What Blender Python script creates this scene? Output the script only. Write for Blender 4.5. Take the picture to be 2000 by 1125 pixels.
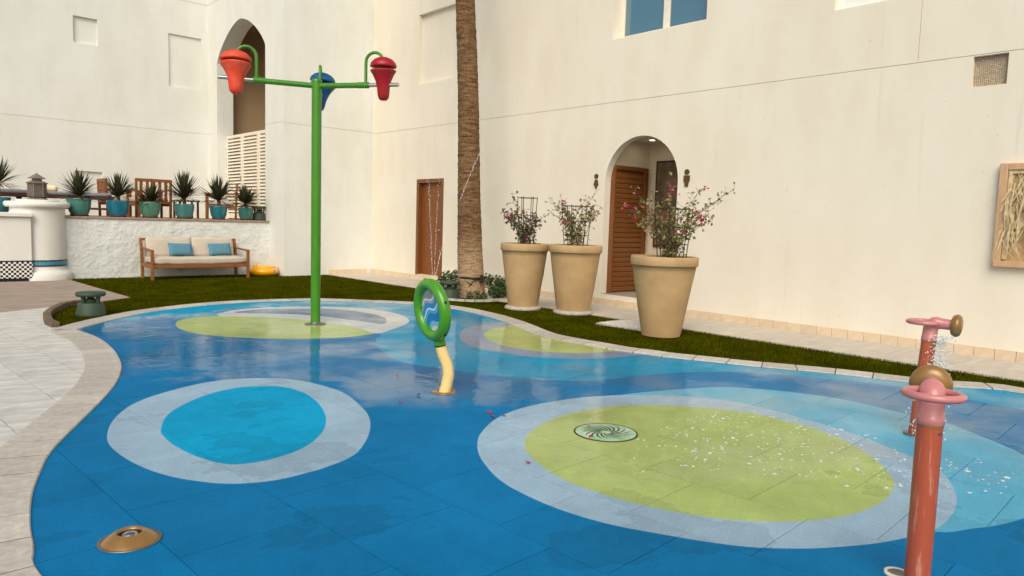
import bpy, bmesh, math, random
from mathutils import Vector, Matrix, noise as mnoise
from mathutils.geometry import delaunay_2d_cdt
random.seed(7)
PI = math.pi
for o in list(bpy.data.objects):
    bpy.data.objects.remove(o)
SC = bpy.context.scene
COL = SC.collection

# ------------------------------------------------------------------ camera
CAM_H, FPX = 1.40, 1419.5
YAW, PITCH, ROLL = math.radians(42.2026), math.radians(5.1953), math.radians(1.7325)
fw = Vector((math.sin(YAW)*math.cos(PITCH), math.cos(YAW)*math.cos(PITCH), -math.sin(PITCH)))
r0 = Vector((math.cos(YAW), -math.sin(YAW), 0)); u0 = r0.cross(fw)
rt = r0*math.cos(ROLL)+u0*math.sin(ROLL); up = -r0*math.sin(ROLL)+u0*math.cos(ROLL)
cd = bpy.data.cameras.new('camera'); cam = bpy.data.objects.new('camera', cd); COL.objects.link(cam)
cd.sensor_width = 36; cd.lens = 36*FPX/2000; cd.clip_start = 0.05; cd.clip_end = 500
M = Matrix((rt, up, -fw)).transposed().to_4x4(); M.translation = (0, 0, CAM_H)
cam.matrix_world = M
SC.camera = cam

# ------------------------------------------------------------------ world, sun, exposure
SUN_EL, SUN_AZ = math.radians(42), math.radians(228)     # azimuth clockwise from +Y: sun stands behind the camera, to the left
W = bpy.data.worlds.new('World'); SC.world = W; W.use_nodes = True
wn = W.node_tree.nodes; wl = W.node_tree.links
bg = wn['Background']; sky = wn.new('ShaderNodeTexSky'); sky.sky_type = 'NISHITA'; sky.sun_disc = False
sky.sun_elevation = SUN_EL; sky.sun_rotation = SUN_AZ; sky.dust_density = 4.0; sky.air_density = 1.0; sky.ozone_density = 0.6
wl.new(sky.outputs[0], bg.inputs[0]); bg.inputs[1].default_value = 0.12
sd = bpy.data.lights.new('sun', 'SUN'); so = bpy.data.objects.new('sun', sd); COL.objects.link(so)
sd.energy = 1.2; sd.angle = math.radians(40); sd.color = (1, 0.95, 0.86)
sdir = Vector((math.sin(SUN_AZ)*math.cos(SUN_EL), math.cos(SUN_AZ)*math.cos(SUN_EL), math.sin(SUN_EL)))
so.rotation_euler = (-sdir).to_track_quat('-Z', 'Y').to_euler(); so.location = sdir*30
vs = SC.view_settings
vs.view_transform = 'Standard'; vs.look = 'None'; vs.gamma = 1; vs.use_curve_mapping = False; vs.exposure = 0.28
try:
    vs.use_white_balance = True; vs.white_balance_temperature = 6620; vs.white_balance_tint = 5
except Exception:
    pass
SC.render.engine = 'CYCLES'
SC.cycles.max_bounces = 8; SC.cycles.diffuse_bounces = 4; SC.cycles.glossy_bounces = 4

# ------------------------------------------------------------------ helpers
def ray(x, y): return rt*((x-1000)/FPX) - up*((y-562.5)/FPX) + fw
def G(x, y, z=0.0):
    d = ray(x, y); t = (z-CAM_H)/d.z
    return Vector((d.x*t, d.y*t, z))
def PX(x, y, X):
    d = ray(x, y); t = X/d.x; return Vector((X, d.y*t, CAM_H+d.z*t))
def PY(x, y, Y):
    d = ray(x, y); t = Y/d.y; return Vector((d.x*t, Y, CAM_H+d.z*t))
def lin(c):
    c /= 255.0
    return c/12.92 if c <= 0.04045 else ((c+0.055)/1.055)**2.4
def S(r, g, b): return (lin(r), lin(g), lin(b), 1)

def pm(name, col, rough=0.6, var=0.10, scale=6.0, bump=0.0, bscale=60.0, metal=0.0, coat=0.0, orand=0.0,
       col2=None, stretch=None, spec=0.5, pos=(0.3, 0.72)):
    """principled material with mottled colour, optional second colour, fine relief and a small shift per object"""
    m = bpy.data.materials.new(name); m.use_nodes = True
    N = m.node_tree.nodes; L = m.node_tree.links; b = N['Principled BSDF']
    b.inputs['Roughness'].default_value = rough; b.inputs['Metallic'].default_value = metal
    b.inputs['Coat Weight'].default_value = coat; b.inputs['Coat Roughness'].default_value = 0.12
    b.inputs['Specular IOR Level'].default_value = spec
    tc = N.new('ShaderNodeTexCoord'); vec = tc.outputs['Object']
    if stretch:
        mp = N.new('ShaderNodeMapping'); mp.inputs['Scale'].default_value = stretch
        L.new(vec, mp.inputs[0]); vec = mp.outputs[0]
    n = N.new('ShaderNodeTexNoise'); n.inputs['Scale'].default_value = scale; n.inputs['Detail'].default_value = 6
    n.inputs['Roughness'].default_value = 0.65
    L.new(vec, n.inputs['Vector'])
    rp = N.new('ShaderNodeValToRGB'); rp.color_ramp.elements[0].position = pos[0]; rp.color_ramp.elements[1].position = pos[1]
    c1 = col2 or [max(0, c*(1-var*1.6)) for c in col[:3]]+[1]
    c2 = [min(1, c*(1+var*0.5)) for c in col[:3]]+[1]
    rp.color_ramp.elements[0].color = c1; rp.color_ramp.elements[1].color = c2
    L.new(n.outputs['Fac'], rp.inputs[0]); out = rp.outputs[0]
    if orand:
        oi = N.new('ShaderNodeObjectInfo'); mr = N.new('ShaderNodeMapRange')
        mr.inputs['To Min'].default_value = 1-orand; mr.inputs['To Max'].default_value = 1+orand*0.6
        L.new(oi.outputs['Random'], mr.inputs[0])
        hs = N.new('ShaderNodeHueSaturation'); L.new(mr.outputs[0], hs.inputs['Value']); L.new(out, hs.inputs['Color']); out = hs.outputs[0]
    L.new(out, b.inputs['Base Color'])
    if bump:
        bn = N.new('ShaderNodeTexNoise'); bn.inputs['Scale'].default_value = bscale; bn.inputs['Detail'].default_value = 5
        L.new(vec, bn.inputs['Vector'])
        bp = N.new('ShaderNodeBump'); bp.inputs['Strength'].default_value = bump; bp.inputs['Distance'].default_value = 0.01
        L.new(bn.outputs['Fac'], bp.inputs['Height']); L.new(bp.outputs[0], b.inputs['Normal'])
    return m

class MB:
    """collects shapes; build() links them as ONE mesh object"""
    def __init__(s): s.v = []; s.f = []; s.sm = []
    def add(s, v, f, smooth=False):
        k = len(s.v); s.v += [tuple(p) for p in v]; s.f += [tuple(i+k for i in q) for q in f]; s.sm += [smooth]*len(f); return s
    def bm(s, b, smooth=False, mat=None):
        b.verts.ensure_lookup_table(); b.verts.index_update()
        v = [(mat @ p.co if mat else p.co.copy()) for p in b.verts]; f = [[q.index for q in t.verts] for t in b.faces]
        b.free(); return s.add(v, f, smooth)
    def box(s, c, d, bev=0.0, seg=1, rz=0.0, mat=None, smooth=False):
        b = bmesh.new(); bmesh.ops.create_cube(b, size=1)
        for p in b.verts: p.co = Vector((p.co.x*d[0], p.co.y*d[1], p.co.z*d[2]))
        if bev: bmesh.ops.bevel(b, geom=b.edges[:], offset=bev, segments=seg, affect='EDGES', profile=0.5)
        T = Matrix.Translation(Vector(c)) @ Matrix.Rotation(rz, 4, 'Z')
        if mat: T = mat @ T
        return s.bm(b, smooth, T)
    def bar(s, a, b_, w, t, bev=0.004):
        """rectangular bar from a to b, w wide (horizontal), t tall"""
        a = Vector(a); b_ = Vector(b_); d = b_-a; L = d.length; z = d.normalized()
        x = z.cross(Vector((0, 0, 1)))
        if x.length < 1e-3: x = Vector((1, 0, 0))
        x.normalize(); y = z.cross(x)
        T = Matrix((x, y, z)).transposed().to_4x4(); T.translation = (a+b_)/2
        return s.box((0, 0, 0), (w, t, L), bev, 1, 0, T)
    def lathe(s, prof, n=32, c=(0, 0, 0), T=None, smooth=True):
        v = []; f = []; m = len(prof); T = T or Matrix.Translation(Vector(c))
        for r, z in prof:
            for k in range(n):
                a = 2*PI*k/n; v.append(T @ Vector((r*math.cos(a), r*math.sin(a), z)))
        for i in range(m-1):
            for k in range(n):
                k2 = (k+1) % n
                f.append((i*n+k, i*n+k2, (i+1)*n+k2, (i+1)*n+k))
        return s.add(v, f, smooth)
    def tube(s, pts, r, n=10, cap=True, closed=False, smooth=True):
        pts = [Vector(p) for p in pts]; m = len(pts)
        rs = r if isinstance(r, (list, tuple)) else [r]*m
        v = []; f = []
        nx = None
        for i, p in enumerate(pts):
            if closed: t = pts[(i+1) % m]-pts[i-1]
            else: t = pts[min(i+1, m-1)]-pts[max(i-1, 0)]
            t.normalize()
            if nx is None:
                nx = t.cross(Vector((0, 0, 1)))
                if nx.length < 0.05: nx = t.cross(Vector((1, 0, 0)))
            nx = (nx - t*nx.dot(t)).normalized(); ny = t.cross(nx)
            for k in range(n):
                a = 2*PI*k/n; v.append(p+(nx*math.cos(a)+ny*math.sin(a))*rs[i])
        for i in range(m if closed else m-1):
            j = (i+1) % m
            for k in range(n):
                k2 = (k+1) % n; f.append((i*n+k, i*n+k2, j*n+k2, j*n+k))
        s.add(v, f, smooth)
        if cap and not closed:
            s.add(v[:n], [tuple(range(n))[::-1]]); s.add(v[-n:], [tuple(range(n))])
        return s
    def torus(s, c, R, r, T=None, n=40, k=14, sz=1.0):
        T = T or Matrix.Translation(Vector(c))
        v = []; f = []
        for i in range(n):
            a = 2*PI*i/n
            for j in range(k):
                q = 2*PI*j/k; v.append(T @ Vector(((R+r*math.cos(q))*math.cos(a), (R+r*math.cos(q))*math.sin(a), r*sz*math.sin(q))))
        for i in range(n):
            for j in range(k):
                f.append((i*k+j, ((i+1) % n)*k+j, ((i+1) % n)*k+(j+1) % k, i*k+(j+1) % k))
        return s.add(v, f, True)
    def ball(s, c, r, sub=1, sc=(1, 1, 1)):
        b = bmesh.new(); bmesh.ops.create_icosphere(b, subdivisions=sub, radius=r)
        return s.bm(b, True, Matrix.Translation(Vector(c)) @ Matrix.Diagonal((*sc, 1)))
    def prism(s, poly, z0, z1):
        n = len(poly); v = [(x, y, z0) for x, y in poly]+[(x, y, z1) for x, y in poly]
        f = [tuple(range(n))[::-1], tuple(range(n, 2*n))]+[(i, (i+1) % n, n+(i+1) % n, n+i) for i in range(n)]
        return s.add(v, f)
    def mesh(s, name, mat):
        me = bpy.data.meshes.new(name); me.from_pydata(s.v, [], s.f)
        me.polygons.foreach_set('use_smooth', s.sm)
        if mat:
            for q in (mat if isinstance(mat, list) else [mat]): me.materials.append(q)
        me.update(); return me
    def build(s, name, mat, parent=None, world=False):
        o = bpy.data.objects.new(name, s.mesh(name, mat)); COL.objects.link(o)
        if parent:
            o.parent = parent
            if world: o.matrix_parent_inverse = ROOTINV[parent.name] if parent.name in ROOTINV else Matrix()
        return o
ROOTINV = {}
def tag(o, label=None, cat=None, group=None, kind=None):
    if label: o['label'] = label
    if cat: o['category'] = cat
    if group: o['group'] = group
    if kind: o['kind'] = kind
    return o
def thing(name, loc, label, cat, rz=0.0, group=None, kind=None):
    o = bpy.data.objects.new(name, None); COL.objects.link(o); o.empty_display_size = 0.1
    o.location = loc; o.rotation_euler = (0, 0, rz)
    ROOTINV[o.name] = (Matrix.Translation(Vector(loc)) @ Matrix.Rotation(rz, 4, 'Z')).inverted()
    return tag(o, label, cat, group, kind)
def piece(me, name, parent, loc=(0, 0, 0), rot=(0, 0, 0), scale=(1, 1, 1)):
    """another object on shared mesh data, child of parent"""
    o = bpy.data.objects.new(name, me); COL.objects.link(o); o.parent = parent
    o.location = loc; o.rotation_euler = rot; o.scale = scale; return o
def dup(root, loc, rz, label, group=None):
    r = root.copy(); COL.objects.link(r); r.location = loc; r.rotation_euler = (0, 0, rz); r['label'] = label
    if group: r['group'] = group
    for ch in list(root.children):
        c = ch.copy(); COL.objects.link(c); c.parent = r
        for g in ch.children:
            d = g.copy(); COL.objects.link(d); d.parent = c
    return r
def inpoly(x, y, P):
    c = False; n = len(P); j = n-1
    for i in range(n):
        xi, yi = P[i][0], P[i][1]; xj, yj = P[j][0], P[j][1]
        if (yi > y) != (yj > y) and x < (xj-xi)*(y-yi)/(yj-yi)+xi: c = not c
        j = i
    return c
def smooth_curve(P, closed=True, k=6):
    P = [Vector((p[0], p[1])) for p in P]; n = len(P); out = []
    for i in range(n if closed else n-1):
        if closed: a, b, c, d = P[i-1], P[i], P[(i+1) % n], P[(i+2) % n]
        else: a, b, c, d = P[max(i-1, 0)], P[i], P[i+1], P[min(i+2, n-1)]
        for q in range(k):
            t = q/k
            out.append(0.5*((2*b)+(c-a)*t+(2*a-5*b+4*c-d)*t*t+(3*b-a-3*c+d)*t**3))
    if not closed: out.append(P[-1])
    return out
def tri2d(loops):
    """constrained triangulation of closed loops; returns points and triangles"""
    v = []; e = []
    for l in loops:
        k = len(v); n = len(l); v += [Vector((p[0], p[1])) for p in l]; e += [(k+i, k+(i+1) % n) for i in range(n)]
    r = delaunay_2d_cdt(v, e, [], 0, 1e-5)
    return r[0], r[2]

# ------------------------------------------------------------------ materials
def wall_mat(name, col, dirt=0.25, coarse=False):
    m = bpy.data.materials.new(name); m.use_nodes = True
    N = m.node_tree.nodes; L = m.node_tree.links; b = N['Principled BSDF']
    b.inputs['Roughness'].default_value = 0.9; b.inputs['Specular IOR Level'].default_value = 0.2
    g = N.new('ShaderNodeNewGeometry')
    n1 = N.new('ShaderNodeTexNoise'); n1.inputs['Scale'].default_value = 0.55; n1.inputs['Detail'].default_value = 8; n1.inputs['Roughness'].default_value = 0.6
    L.new(g.outputs['Position'], n1.inputs['Vector'])
    mp = N.new('ShaderNodeMapping'); mp.inputs['Scale'].default_value = (2.2, 2.2, 0.7); L.new(g.outputs['Position'], mp.inputs[0])
    n2 = N.new('ShaderNodeTexNoise'); n2.inputs['Scale'].default_value = 1.0; n2.inputs['Detail'].default_value = 6
    L.new(mp.outputs[0], n2.inputs['Vector'])
    n4 = N.new('ShaderNodeTexNoise'); n4.inputs['Scale'].default_value = 7; n4.inputs['Detail'].default_value = 5; L.new(g.outputs['Position'], n4.inputs['Vector'])
    mu = N.new('ShaderNodeMath'); mu.operation = 'MULTIPLY'; L.new(n1.outputs[0], mu.inputs[0]); L.new(n2.outputs[0], mu.inputs[1])
    ad = N.new('ShaderNodeMath'); ad.operation = 'MULTIPLY_ADD'; ad.inputs[1].default_value = 0.12; L.new(n4.outputs[0], ad.inputs[0]); L.new(mu.outputs[0], ad.inputs[2])
    rp = N.new('ShaderNodeValToRGB'); rp.color_ramp.elements[0].position = 0.20; rp.color_ramp.elements[1].position = 0.42
    d = [c*(1-dirt)*k for c, k in zip(col[:3], (1.0, 0.985, 0.95))]+[1]
    rp.color_ramp.elements[0].color = col; rp.color_ramp.elements[1].color = d
    L.new(ad.outputs[0], rp.inputs[0])
    # small scuffs and specks, thin drips
    sk = N.new('ShaderNodeTexNoise'); sk.inputs['Scale'].default_value = 16; sk.inputs['Detail'].default_value = 2; L.new(g.outputs['Position'], sk.inputs['Vector'])
    sr = N.new('ShaderNodeMapRange'); sr.inputs['From Min'].default_value = 0.735; sr.inputs['From Max'].default_value = 0.78; L.new(sk.outputs[0], sr.inputs[0])
    mq = N.new('ShaderNodeMapping'); mq.inputs['Scale'].default_value = (11, 11, 0.55); L.new(g.outputs['Position'], mq.inputs[0])
    dk = N.new('ShaderNodeTexNoise'); dk.inputs['Scale'].default_value = 1.0; dk.inputs['Detail'].default_value = 3; L.new(mq.outputs[0], dk.inputs['Vector'])
    dr_ = N.new('ShaderNodeMapRange'); dr_.inputs['From Min'].default_value = 0.63; dr_.inputs['From Max'].default_value = 0.80; dr_.inputs['To Max'].default_value = 0.5; L.new(dk.outputs[0], dr_.inputs[0])
    mxm = N.new('ShaderNodeMath'); mxm.operation = 'MAXIMUM'; L.new(sr.outputs[0], mxm.inputs[0]); L.new(dr_.outputs[0], mxm.inputs[1])
    mxs = N.new('ShaderNodeMath'); mxs.operation = 'MULTIPLY'; mxs.inputs[1].default_value = 0.30; L.new(mxm.outputs[0], mxs.inputs[0])
    mix = N.new('ShaderNodeMix'); mix.data_type = 'RGBA'; L.new(mxs.outputs[0], mix.inputs[0]); L.new(rp.outputs[0], mix.inputs[6]); mix.inputs[7].default_value = (0.38, 0.33, 0.27, 1)
    L.new(mix.outputs[2], b.inputs['Base Color'])
    n3 = N.new('ShaderNodeTexNoise'); n3.inputs['Scale'].default_value = 11 if coarse else 45; n3.inputs['Detail'].default_value = 7
    n3.inputs['Roughness'].default_value = 0.6
    L.new(g.outputs['Position'], n3.inputs['Vector'])
    bp = N.new('ShaderNodeBump'); bp.inputs['Strength'].default_value = 0.55 if coarse else 0.22; bp.inputs['Distance'].default_value = 0.03 if coarse else 0.01
    L.new(n3.outputs[0], bp.inputs['Height']); L.new(bp.outputs[0], b.inputs['Normal'])
    return m
M_WALL = wall_mat('cream_stucco', (0.82, 0.765, 0.665, 1), 0.06)
M_WALLG = wall_mat('white_stucco', (0.77, 0.78, 0.745, 1), 0.075)
M_ROUGH = wall_mat('rough_white_plaster', (0.73, 0.755, 0.745, 1), 0.08, True)
M_PILLAR = wall_mat('white_paint', (0.80, 0.79, 0.765, 1), 0.08)
M_GROOVE = pm('joint_filler', (0.46, 0.39, 0.31, 1), 0.9)
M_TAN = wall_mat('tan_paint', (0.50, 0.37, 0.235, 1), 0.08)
M_CREAM = wall_mat('cream_paint', (0.80, 0.70, 0.55, 1), 0.05)
M_WOOD = pm('teak', S(150, 92, 46), 0.5, 0.22, 5, 0.15, 40, stretch=(1, 1, 7))
M_WOODH = pm('teak_boards', S(148, 92, 44), 0.45, 0.22, 4, 0.12, 40, stretch=(1, 6, 12), orand=0.10)
M_DOOR = pm('brown_door_wood', S(134, 76, 30), 0.4, 0.2, 4, 0.08, 40, stretch=(8, 8, 0.8))
M_FRAME = pm('brown_frame_wood', S(126, 76, 34), 0.42, 0.2, 4, 0.08, 40, stretch=(6, 6, 1))
M_DARKWOOD = pm('dark_wood', S(82, 42, 28), 0.5, 0.2, 6)
M_WHITEP = pm('white_paint_metal', S(236, 228, 212), 0.45, 0.05)
M_SKIRT = pm('beige_tile', S(222, 200, 172), 0.5, 0.08, 9, orand=0.07)
M_PAVE = pm('pale_paving', S(202, 192, 178), 0.75, 0.14, 2.2, 0.25, 70, orand=0.06, stretch=(1, 3, 1))
M_PAVEL = pm('grey_white_paving', S(214, 211, 205), 0.75, 0.24, 3.0, 0.3, 70, orand=0.05, stretch=(1, 2.5, 1))
M_COPE = pm('sandstone_coping', S(197, 190, 179), 0.8, 0.20, 15, 0.25, 90, orand=0.16)
M_PATH = pm('brown_concrete', S(165, 148, 134), 0.85, 0.2, 1.6, 0.3, 80, stretch=(1, 2, 1))
M_GROUND = pm('concrete_ground', S(150, 140, 128), 0.9, 0.2, 1.0)
M_CURB = pm('curb_brick', S(118, 100, 78), 0.9, 0.3, 14, 0.5, 50, orand=0.2)
M_SOIL = pm('soil', S(70, 52, 38), 0.95, 0.35, 20, 0.6, 40)
M_GREEN = pm('green_powder_coat', S(56, 126, 6), 0.36, 0.05, 4, coat=0.3, col2=S(92, 142, 44), stretch=(5, 5, 0.7), pos=(0.30, 0.48))
M_GREEN2 = pm('green_fibreglass', S(66, 140, 14), 0.32, 0.07, 6, coat=0.35, col2=S(96, 152, 50), pos=(0.30, 0.46))
M_STEEL = pm('stainless_steel', S(200, 195, 188), 0.25, 0.05, metal=1.0)
M_ORANGE = pm('orange_red_bucket', S(214, 66, 36), 0.55, 0.1, 8, col2=S(214, 96, 74), pos=(0.32, 0.5))
M_CRIMSON = pm('crimson_bucket', S(156, 14, 28), 0.42, 0.14, 22, col2=S(196, 120, 124), pos=(0.27, 0.33))
M_BLUEB = pm('blue_bucket', S(6, 84, 140), 0.4, 0.1, 8)
M_CREAMPOST = pm('cream_fibreglass', S(248, 212, 138), 0.38, 0.05, 5, coat=0.3)
M_RED = pm('faded_red_post', S(170, 80, 52), 0.42, 0.06, 5, coat=0.2, col2=S(206, 150, 128), stretch=(6, 6, 0.55), pos=(0.33, 0.43))
M_PINK = pm('faded_pink_cap', S(200, 126, 126), 0.36, 0.09, 10, coat=0.3)
M_BRASS = pm('tan_bronze', S(150, 112, 58), 0.32, 0.15, 12, coat=0.3, metal=0.15)
M_BLACK = pm('black_rubber', (0.012, 0.012, 0.012, 1), 0.5)
M_GREY = pm('grey_metal', S(120, 118, 112), 0.4, 0.1, metal=0.6)
M_SPK = pm('dark_green_plastic', S(54, 74, 58), 0.6, 0.12, 8, 0.1)
M_PLANTER = pm('tan_planter', S(188, 156, 112), 0.75, 0.13, 3.0, 0.35, 20)
M_FAB = pm('beige_canvas', S(200, 189, 174), 0.95, 0.06, 6, 0.25, 16)
M_BLUEFAB = pm('blue_canvas', S(86, 134, 156), 0.95, 0.06, 8, 0.2, 18)
M_GREYFAB = pm('grey_canvas', S(132, 134, 140), 0.95, 0.06, 8)
M_TOWEL = pm('cream_towel', S(240, 222, 180), 0.95, 0.05, 14, 0.4, 60)
M_YELLOW = pm('yellow_vinyl', S(250, 176, 10), 0.3, 0.04, 5, coat=0.4)
M_VINYLW = pm('pale_grey_vinyl', S(206, 200, 190), 0.3, 0.04)
def bark_mat():
    m = bpy.data.materials.new('palm_bark'); m.use_nodes = True; N = m.node_tree.nodes; L = m.node_tree.links; b = N['Principled BSDF']
    b.inputs['Roughness'].default_value = 0.95; b.inputs['Specular IOR Level'].default_value = 0.15
    tc = N.new('ShaderNodeTexCoord'); v = tc.outputs['Object']
    def nz(sc, st, det=6, ro=0.7):
        mp = N.new('ShaderNodeMapping'); mp.inputs['Scale'].default_value = st; L.new(v, mp.inputs[0]); n = N.new('ShaderNodeTexNoise'); n.inputs['Scale'].default_value = sc; n.inputs['Detail'].default_value = det
        n.inputs['Roughness'].default_value = ro; L.new(mp.outputs[0], n.inputs['Vector']); return n.outputs[0]
    rings = nz(5, (1, 1, 7)); fib = nz(16, (2.4, 2.4, 1.2)); big = nz(1.3, (1, 1, 1.4))
    a = N.new('ShaderNodeMath'); a.operation = 'MULTIPLY_ADD'; a.inputs[1].default_value = 0.6; L.new(fib, a.inputs[0]); L.new(rings, a.inputs[2])
    def ramp(c0, c1, lo, hi):
        r = N.new('ShaderNodeValToRGB'); r.color_ramp.elements[0].position = lo; r.color_ramp.elements[1].position = hi; r.color_ramp.elements[0].color = c0; r.color_ramp.elements[1].color = c1; L.new(a.outputs[0], r.inputs[0]); return r.outputs[0]
    up_c = ramp(S(70, 50, 34), S(144, 112, 80), 0.62, 0.98); lo_c = ramp(S(128, 100, 74), S(186, 160, 128), 0.6, 0.95)
    sx = N.new('ShaderNodeSeparateXYZ'); L.new(v, sx.inputs[0])
    h = N.new('ShaderNodeMath'); h.operation = 'MULTIPLY_ADD'; h.inputs[1].default_value = 0.9; L.new(big, h.inputs[0]); L.new(sx.outputs[2], h.inputs[2])
    mr = N.new('ShaderNodeMapRange'); mr.inputs['From Min'].default_value = 1.05; mr.inputs['From Max'].default_value = 1.75; L.new(h.outputs[0], mr.inputs[0])
    mx = N.new('ShaderNodeMix'); mx.data_type = 'RGBA'; L.new(mr.outputs[0], mx.inputs[0]); L.new(lo_c, mx.inputs[6]); L.new(up_c, mx.inputs[7]); L.new(mx.outputs[2], b.inputs['Base Color'])
    bp = N.new('ShaderNodeBump'); bp.inputs['Strength'].default_value = 0.9; bp.inputs['Distance'].default_value = 0.02; L.new(a.outputs[0], bp.inputs['Height']); L.new(bp.outputs[0], b.inputs['Normal'])
    return m
M_BARK = bark_mat()
M_LEAF = pm('shrub_leaf', S(64, 92, 34), 0.55, 0.35, 9)
M_YUCCA = pm('yucca_leaf', S(70, 72, 42), 0.5, 0.35, 9)
M_YSTEM = pm('yucca_stem', S(150, 118, 78), 0.9, 0.3, 20)
M_BLEAF = pm('bougainvillea_leaf', S(140, 136, 78), 0.6, 0.35, 12)
M_BLEAFD = pm('bougainvillea_dark_leaf', S(96, 92, 54), 0.6, 0.35, 12)
M_BRACT = pm('magenta_bract', S(176, 28, 84), 0.6, 0.2, 12)
M_TWIG = pm('twig', S(112, 92, 68), 0.9, 0.3, 20)
M_IRON = pm('black_iron', S(42, 36, 32), 0.55, 0.2)
M_LANTERN = pm('weathered_zinc', S(136, 126, 116), 0.6, 0.2, 14, metal=0.3)
M_STRAW = pm('dried_palm', S(224, 202, 160), 0.9, 0.25, 12)
M_SIGN = pm('bronze_sign', S(110, 82, 44), 0.4, 0.1, metal=0.5)
M_TILEB = pm('turquoise_tile', S(78, 150, 178), 0.25, 0.15, 12)
M_NAVY = pm('navy_tile', S(26, 22, 44), 0.25, 0.3, 20)
M_PEBBLE = pm('white_pebble', S(220, 214, 204), 0.85, 0.25, 30, 0.8, 45)

def glaze(name, c):
    return pm(name, c, 0.28, 0.14, 5, coat=0.5, orand=0.05)
M_POTS = [glaze('sea_green_glaze', S(74, 134, 124)), glaze('blue_glaze', S(24, 122, 152)), glaze('celadon_glaze', S(92, 146, 124)),
          glaze('aqua_glaze', S(86, 154, 152)), glaze('teal_blue_glaze', S(40, 124, 140)), glaze('teal_glaze', S(62, 130, 124))]

def glass_mat():
    m = bpy.data.materials.new('window_glass'); m.use_nodes = True; b = m.node_tree.nodes['Principled BSDF']
    b.inputs['Base Color'].default_value = (0.05, 0.15, 0.22, 1); b.inputs['Roughness'].default_value = 0.03
    b.inputs['Specular IOR Level'].default_value = 1.0; b.inputs['IOR'].default_value = 1.9
    return m
M_GLASS = glass_mat()
def water_mat():
    m = bpy.data.materials.new('water_drops'); m.use_nodes = True; b = m.node_tree.nodes['Principled BSDF']
    b.inputs['Base Color'].default_value = (0.92, 0.95, 0.95, 1); b.inputs['Roughness'].default_value = 0.08
    b.inputs['Transmission Weight'].default_value = 0.4; b.inputs['IOR'].default_value = 1.33
    return m
M_WATER = water_mat()

# wet rubber pad: one shared film of water over all colours, laid out in world coordinates
def wet_group():
    g = bpy.data.node_groups.new('wet_film', 'ShaderNodeTree')
    for nm in ('Wet',): g.interface.new_socket(nm, in_out='OUTPUT', socket_type='NodeSocketFloat')
    g.interface.new_socket('Normal', in_out='OUTPUT', socket_type='NodeSocketVector')
    g.interface.new_socket('Damp', in_out='OUTPUT', socket_type='NodeSocketFloat')
    g.interface.new_socket('CoatNormal', in_out='OUTPUT', socket_type='NodeSocketVector')
    N = g.nodes; L = g.links; out = N.new('NodeGroupOutput')
    geo = N.new('ShaderNodeNewGeometry'); pos = geo.outputs['Position']
    def ell(c, r, rot=0):
        mp = N.new('ShaderNodeMapping'); mp.vector_type = 'TEXTURE'; mp.inputs['Location'].default_value = (*c, 0)
        mp.inputs['Rotation'].default_value = (0, 0, rot); mp.inputs['Scale'].default_value = (*r, 1)
        L.new(pos, mp.inputs[0]); ln = N.new('ShaderNodeVectorMath'); ln.operation = 'LENGTH'; L.new(mp.outputs[0], ln.inputs[0]); return ln.outputs['Value']
    def math_(op, a, b=None):
        n = N.new('ShaderNodeMath'); n.operation = op
        for i, q in enumerate((a, b)):
            if q is None: continue
            if isinstance(q, (int, float)): n.inputs[i].default_value = q
            else: L.new(q, n.inputs[i])
        return n.outputs[0]
    def noise(sc, det=4, rough=0.55):
        n = N.new('ShaderNodeTexNoise'); n.inputs['Scale'].default_value = sc; n.inputs['Detail'].default_value = det
        n.inputs['Roughness'].default_value = rough; L.new(pos, n.inputs['Vector']); return n.outputs['Fac']
    def step(x, lo, hi):
        m = N.new('ShaderNodeMapRange'); m.interpolation_type = 'SMOOTHSTEP'; m.inputs['From Min'].default_value = lo; m.inputs['From Max'].default_value = hi
        L.new(x, m.inputs[0]); return m.outputs[0]
    d1 = ell((5.6, 6.8), (3.15, 4.3), 0.12); d2 = ell((4.75, 2.75), (1.75, 1.15), -0.15); d3 = ell((3.4, 8.4), (2.6, 2.2), 0.3)
    d4 = ell((7.2, 2.0), (2.6, 2.2), 0.0)
    d = math_('MINIMUM', math_('MINIMUM', math_('MINIMUM', d1, d2), d3), d4)
    nz = noise(1.4, 7, 0.68)
    f = math_('ADD', d, math_('MULTIPLY', math_('SUBTRACT', nz, 0.5), 1.1))
    wet = math_('SUBTRACT', 1.0, step(f, 0.92, 1.04))
    # loose puddles with their own outlines near the viewer
    p = step(noise(0.8, 6, 0.6), 0.56, 0.575)
    p = math_('MULTIPLY', p, math_('SUBTRACT', 1.0, wet))
    damp = math_('MAXIMUM', wet, math_('MULTIPLY', p, 1.25))
    film = N.new('ShaderNodeMapRange'); film.inputs['From Min'].default_value = 0.40; film.inputs['From Max'].default_value = 0.60; film.inputs['To Min'].default_value = 0.16; film.inputs['To Max'].default_value = 0.9
    L.new(noise(0.9, 5, 0.6), film.inputs[0])
    L.new(math_('MULTIPLY', wet, film.outputs[0]), out.inputs['Wet']); L.new(damp, out.inputs['Damp'])
    # fine rubber grain, washed out under water
    gn = noise(260, 3, 0.7); gb = N.new('ShaderNodeBump'); gb.inputs['Distance'].default_value = 0.004
    L.new(math_('MULTIPLY', math_('SUBTRACT', 1.0, wet), 1.0), gb.inputs['Strength']); L.new(gn, gb.inputs['Height'])
    L.new(gb.outputs[0], out.inputs['Normal'])
    rn = noise(5.5, 3, 0.6); rb = N.new('ShaderNodeBump'); rb.inputs['Strength'].default_value = 0.085; rb.inputs['Distance'].default_value = 0.05
    L.new(rn, rb.inputs['Height']); L.new(rb.outputs[0], out.inputs['CoatNormal'])
    return g
WETG = wet_group()
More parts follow.
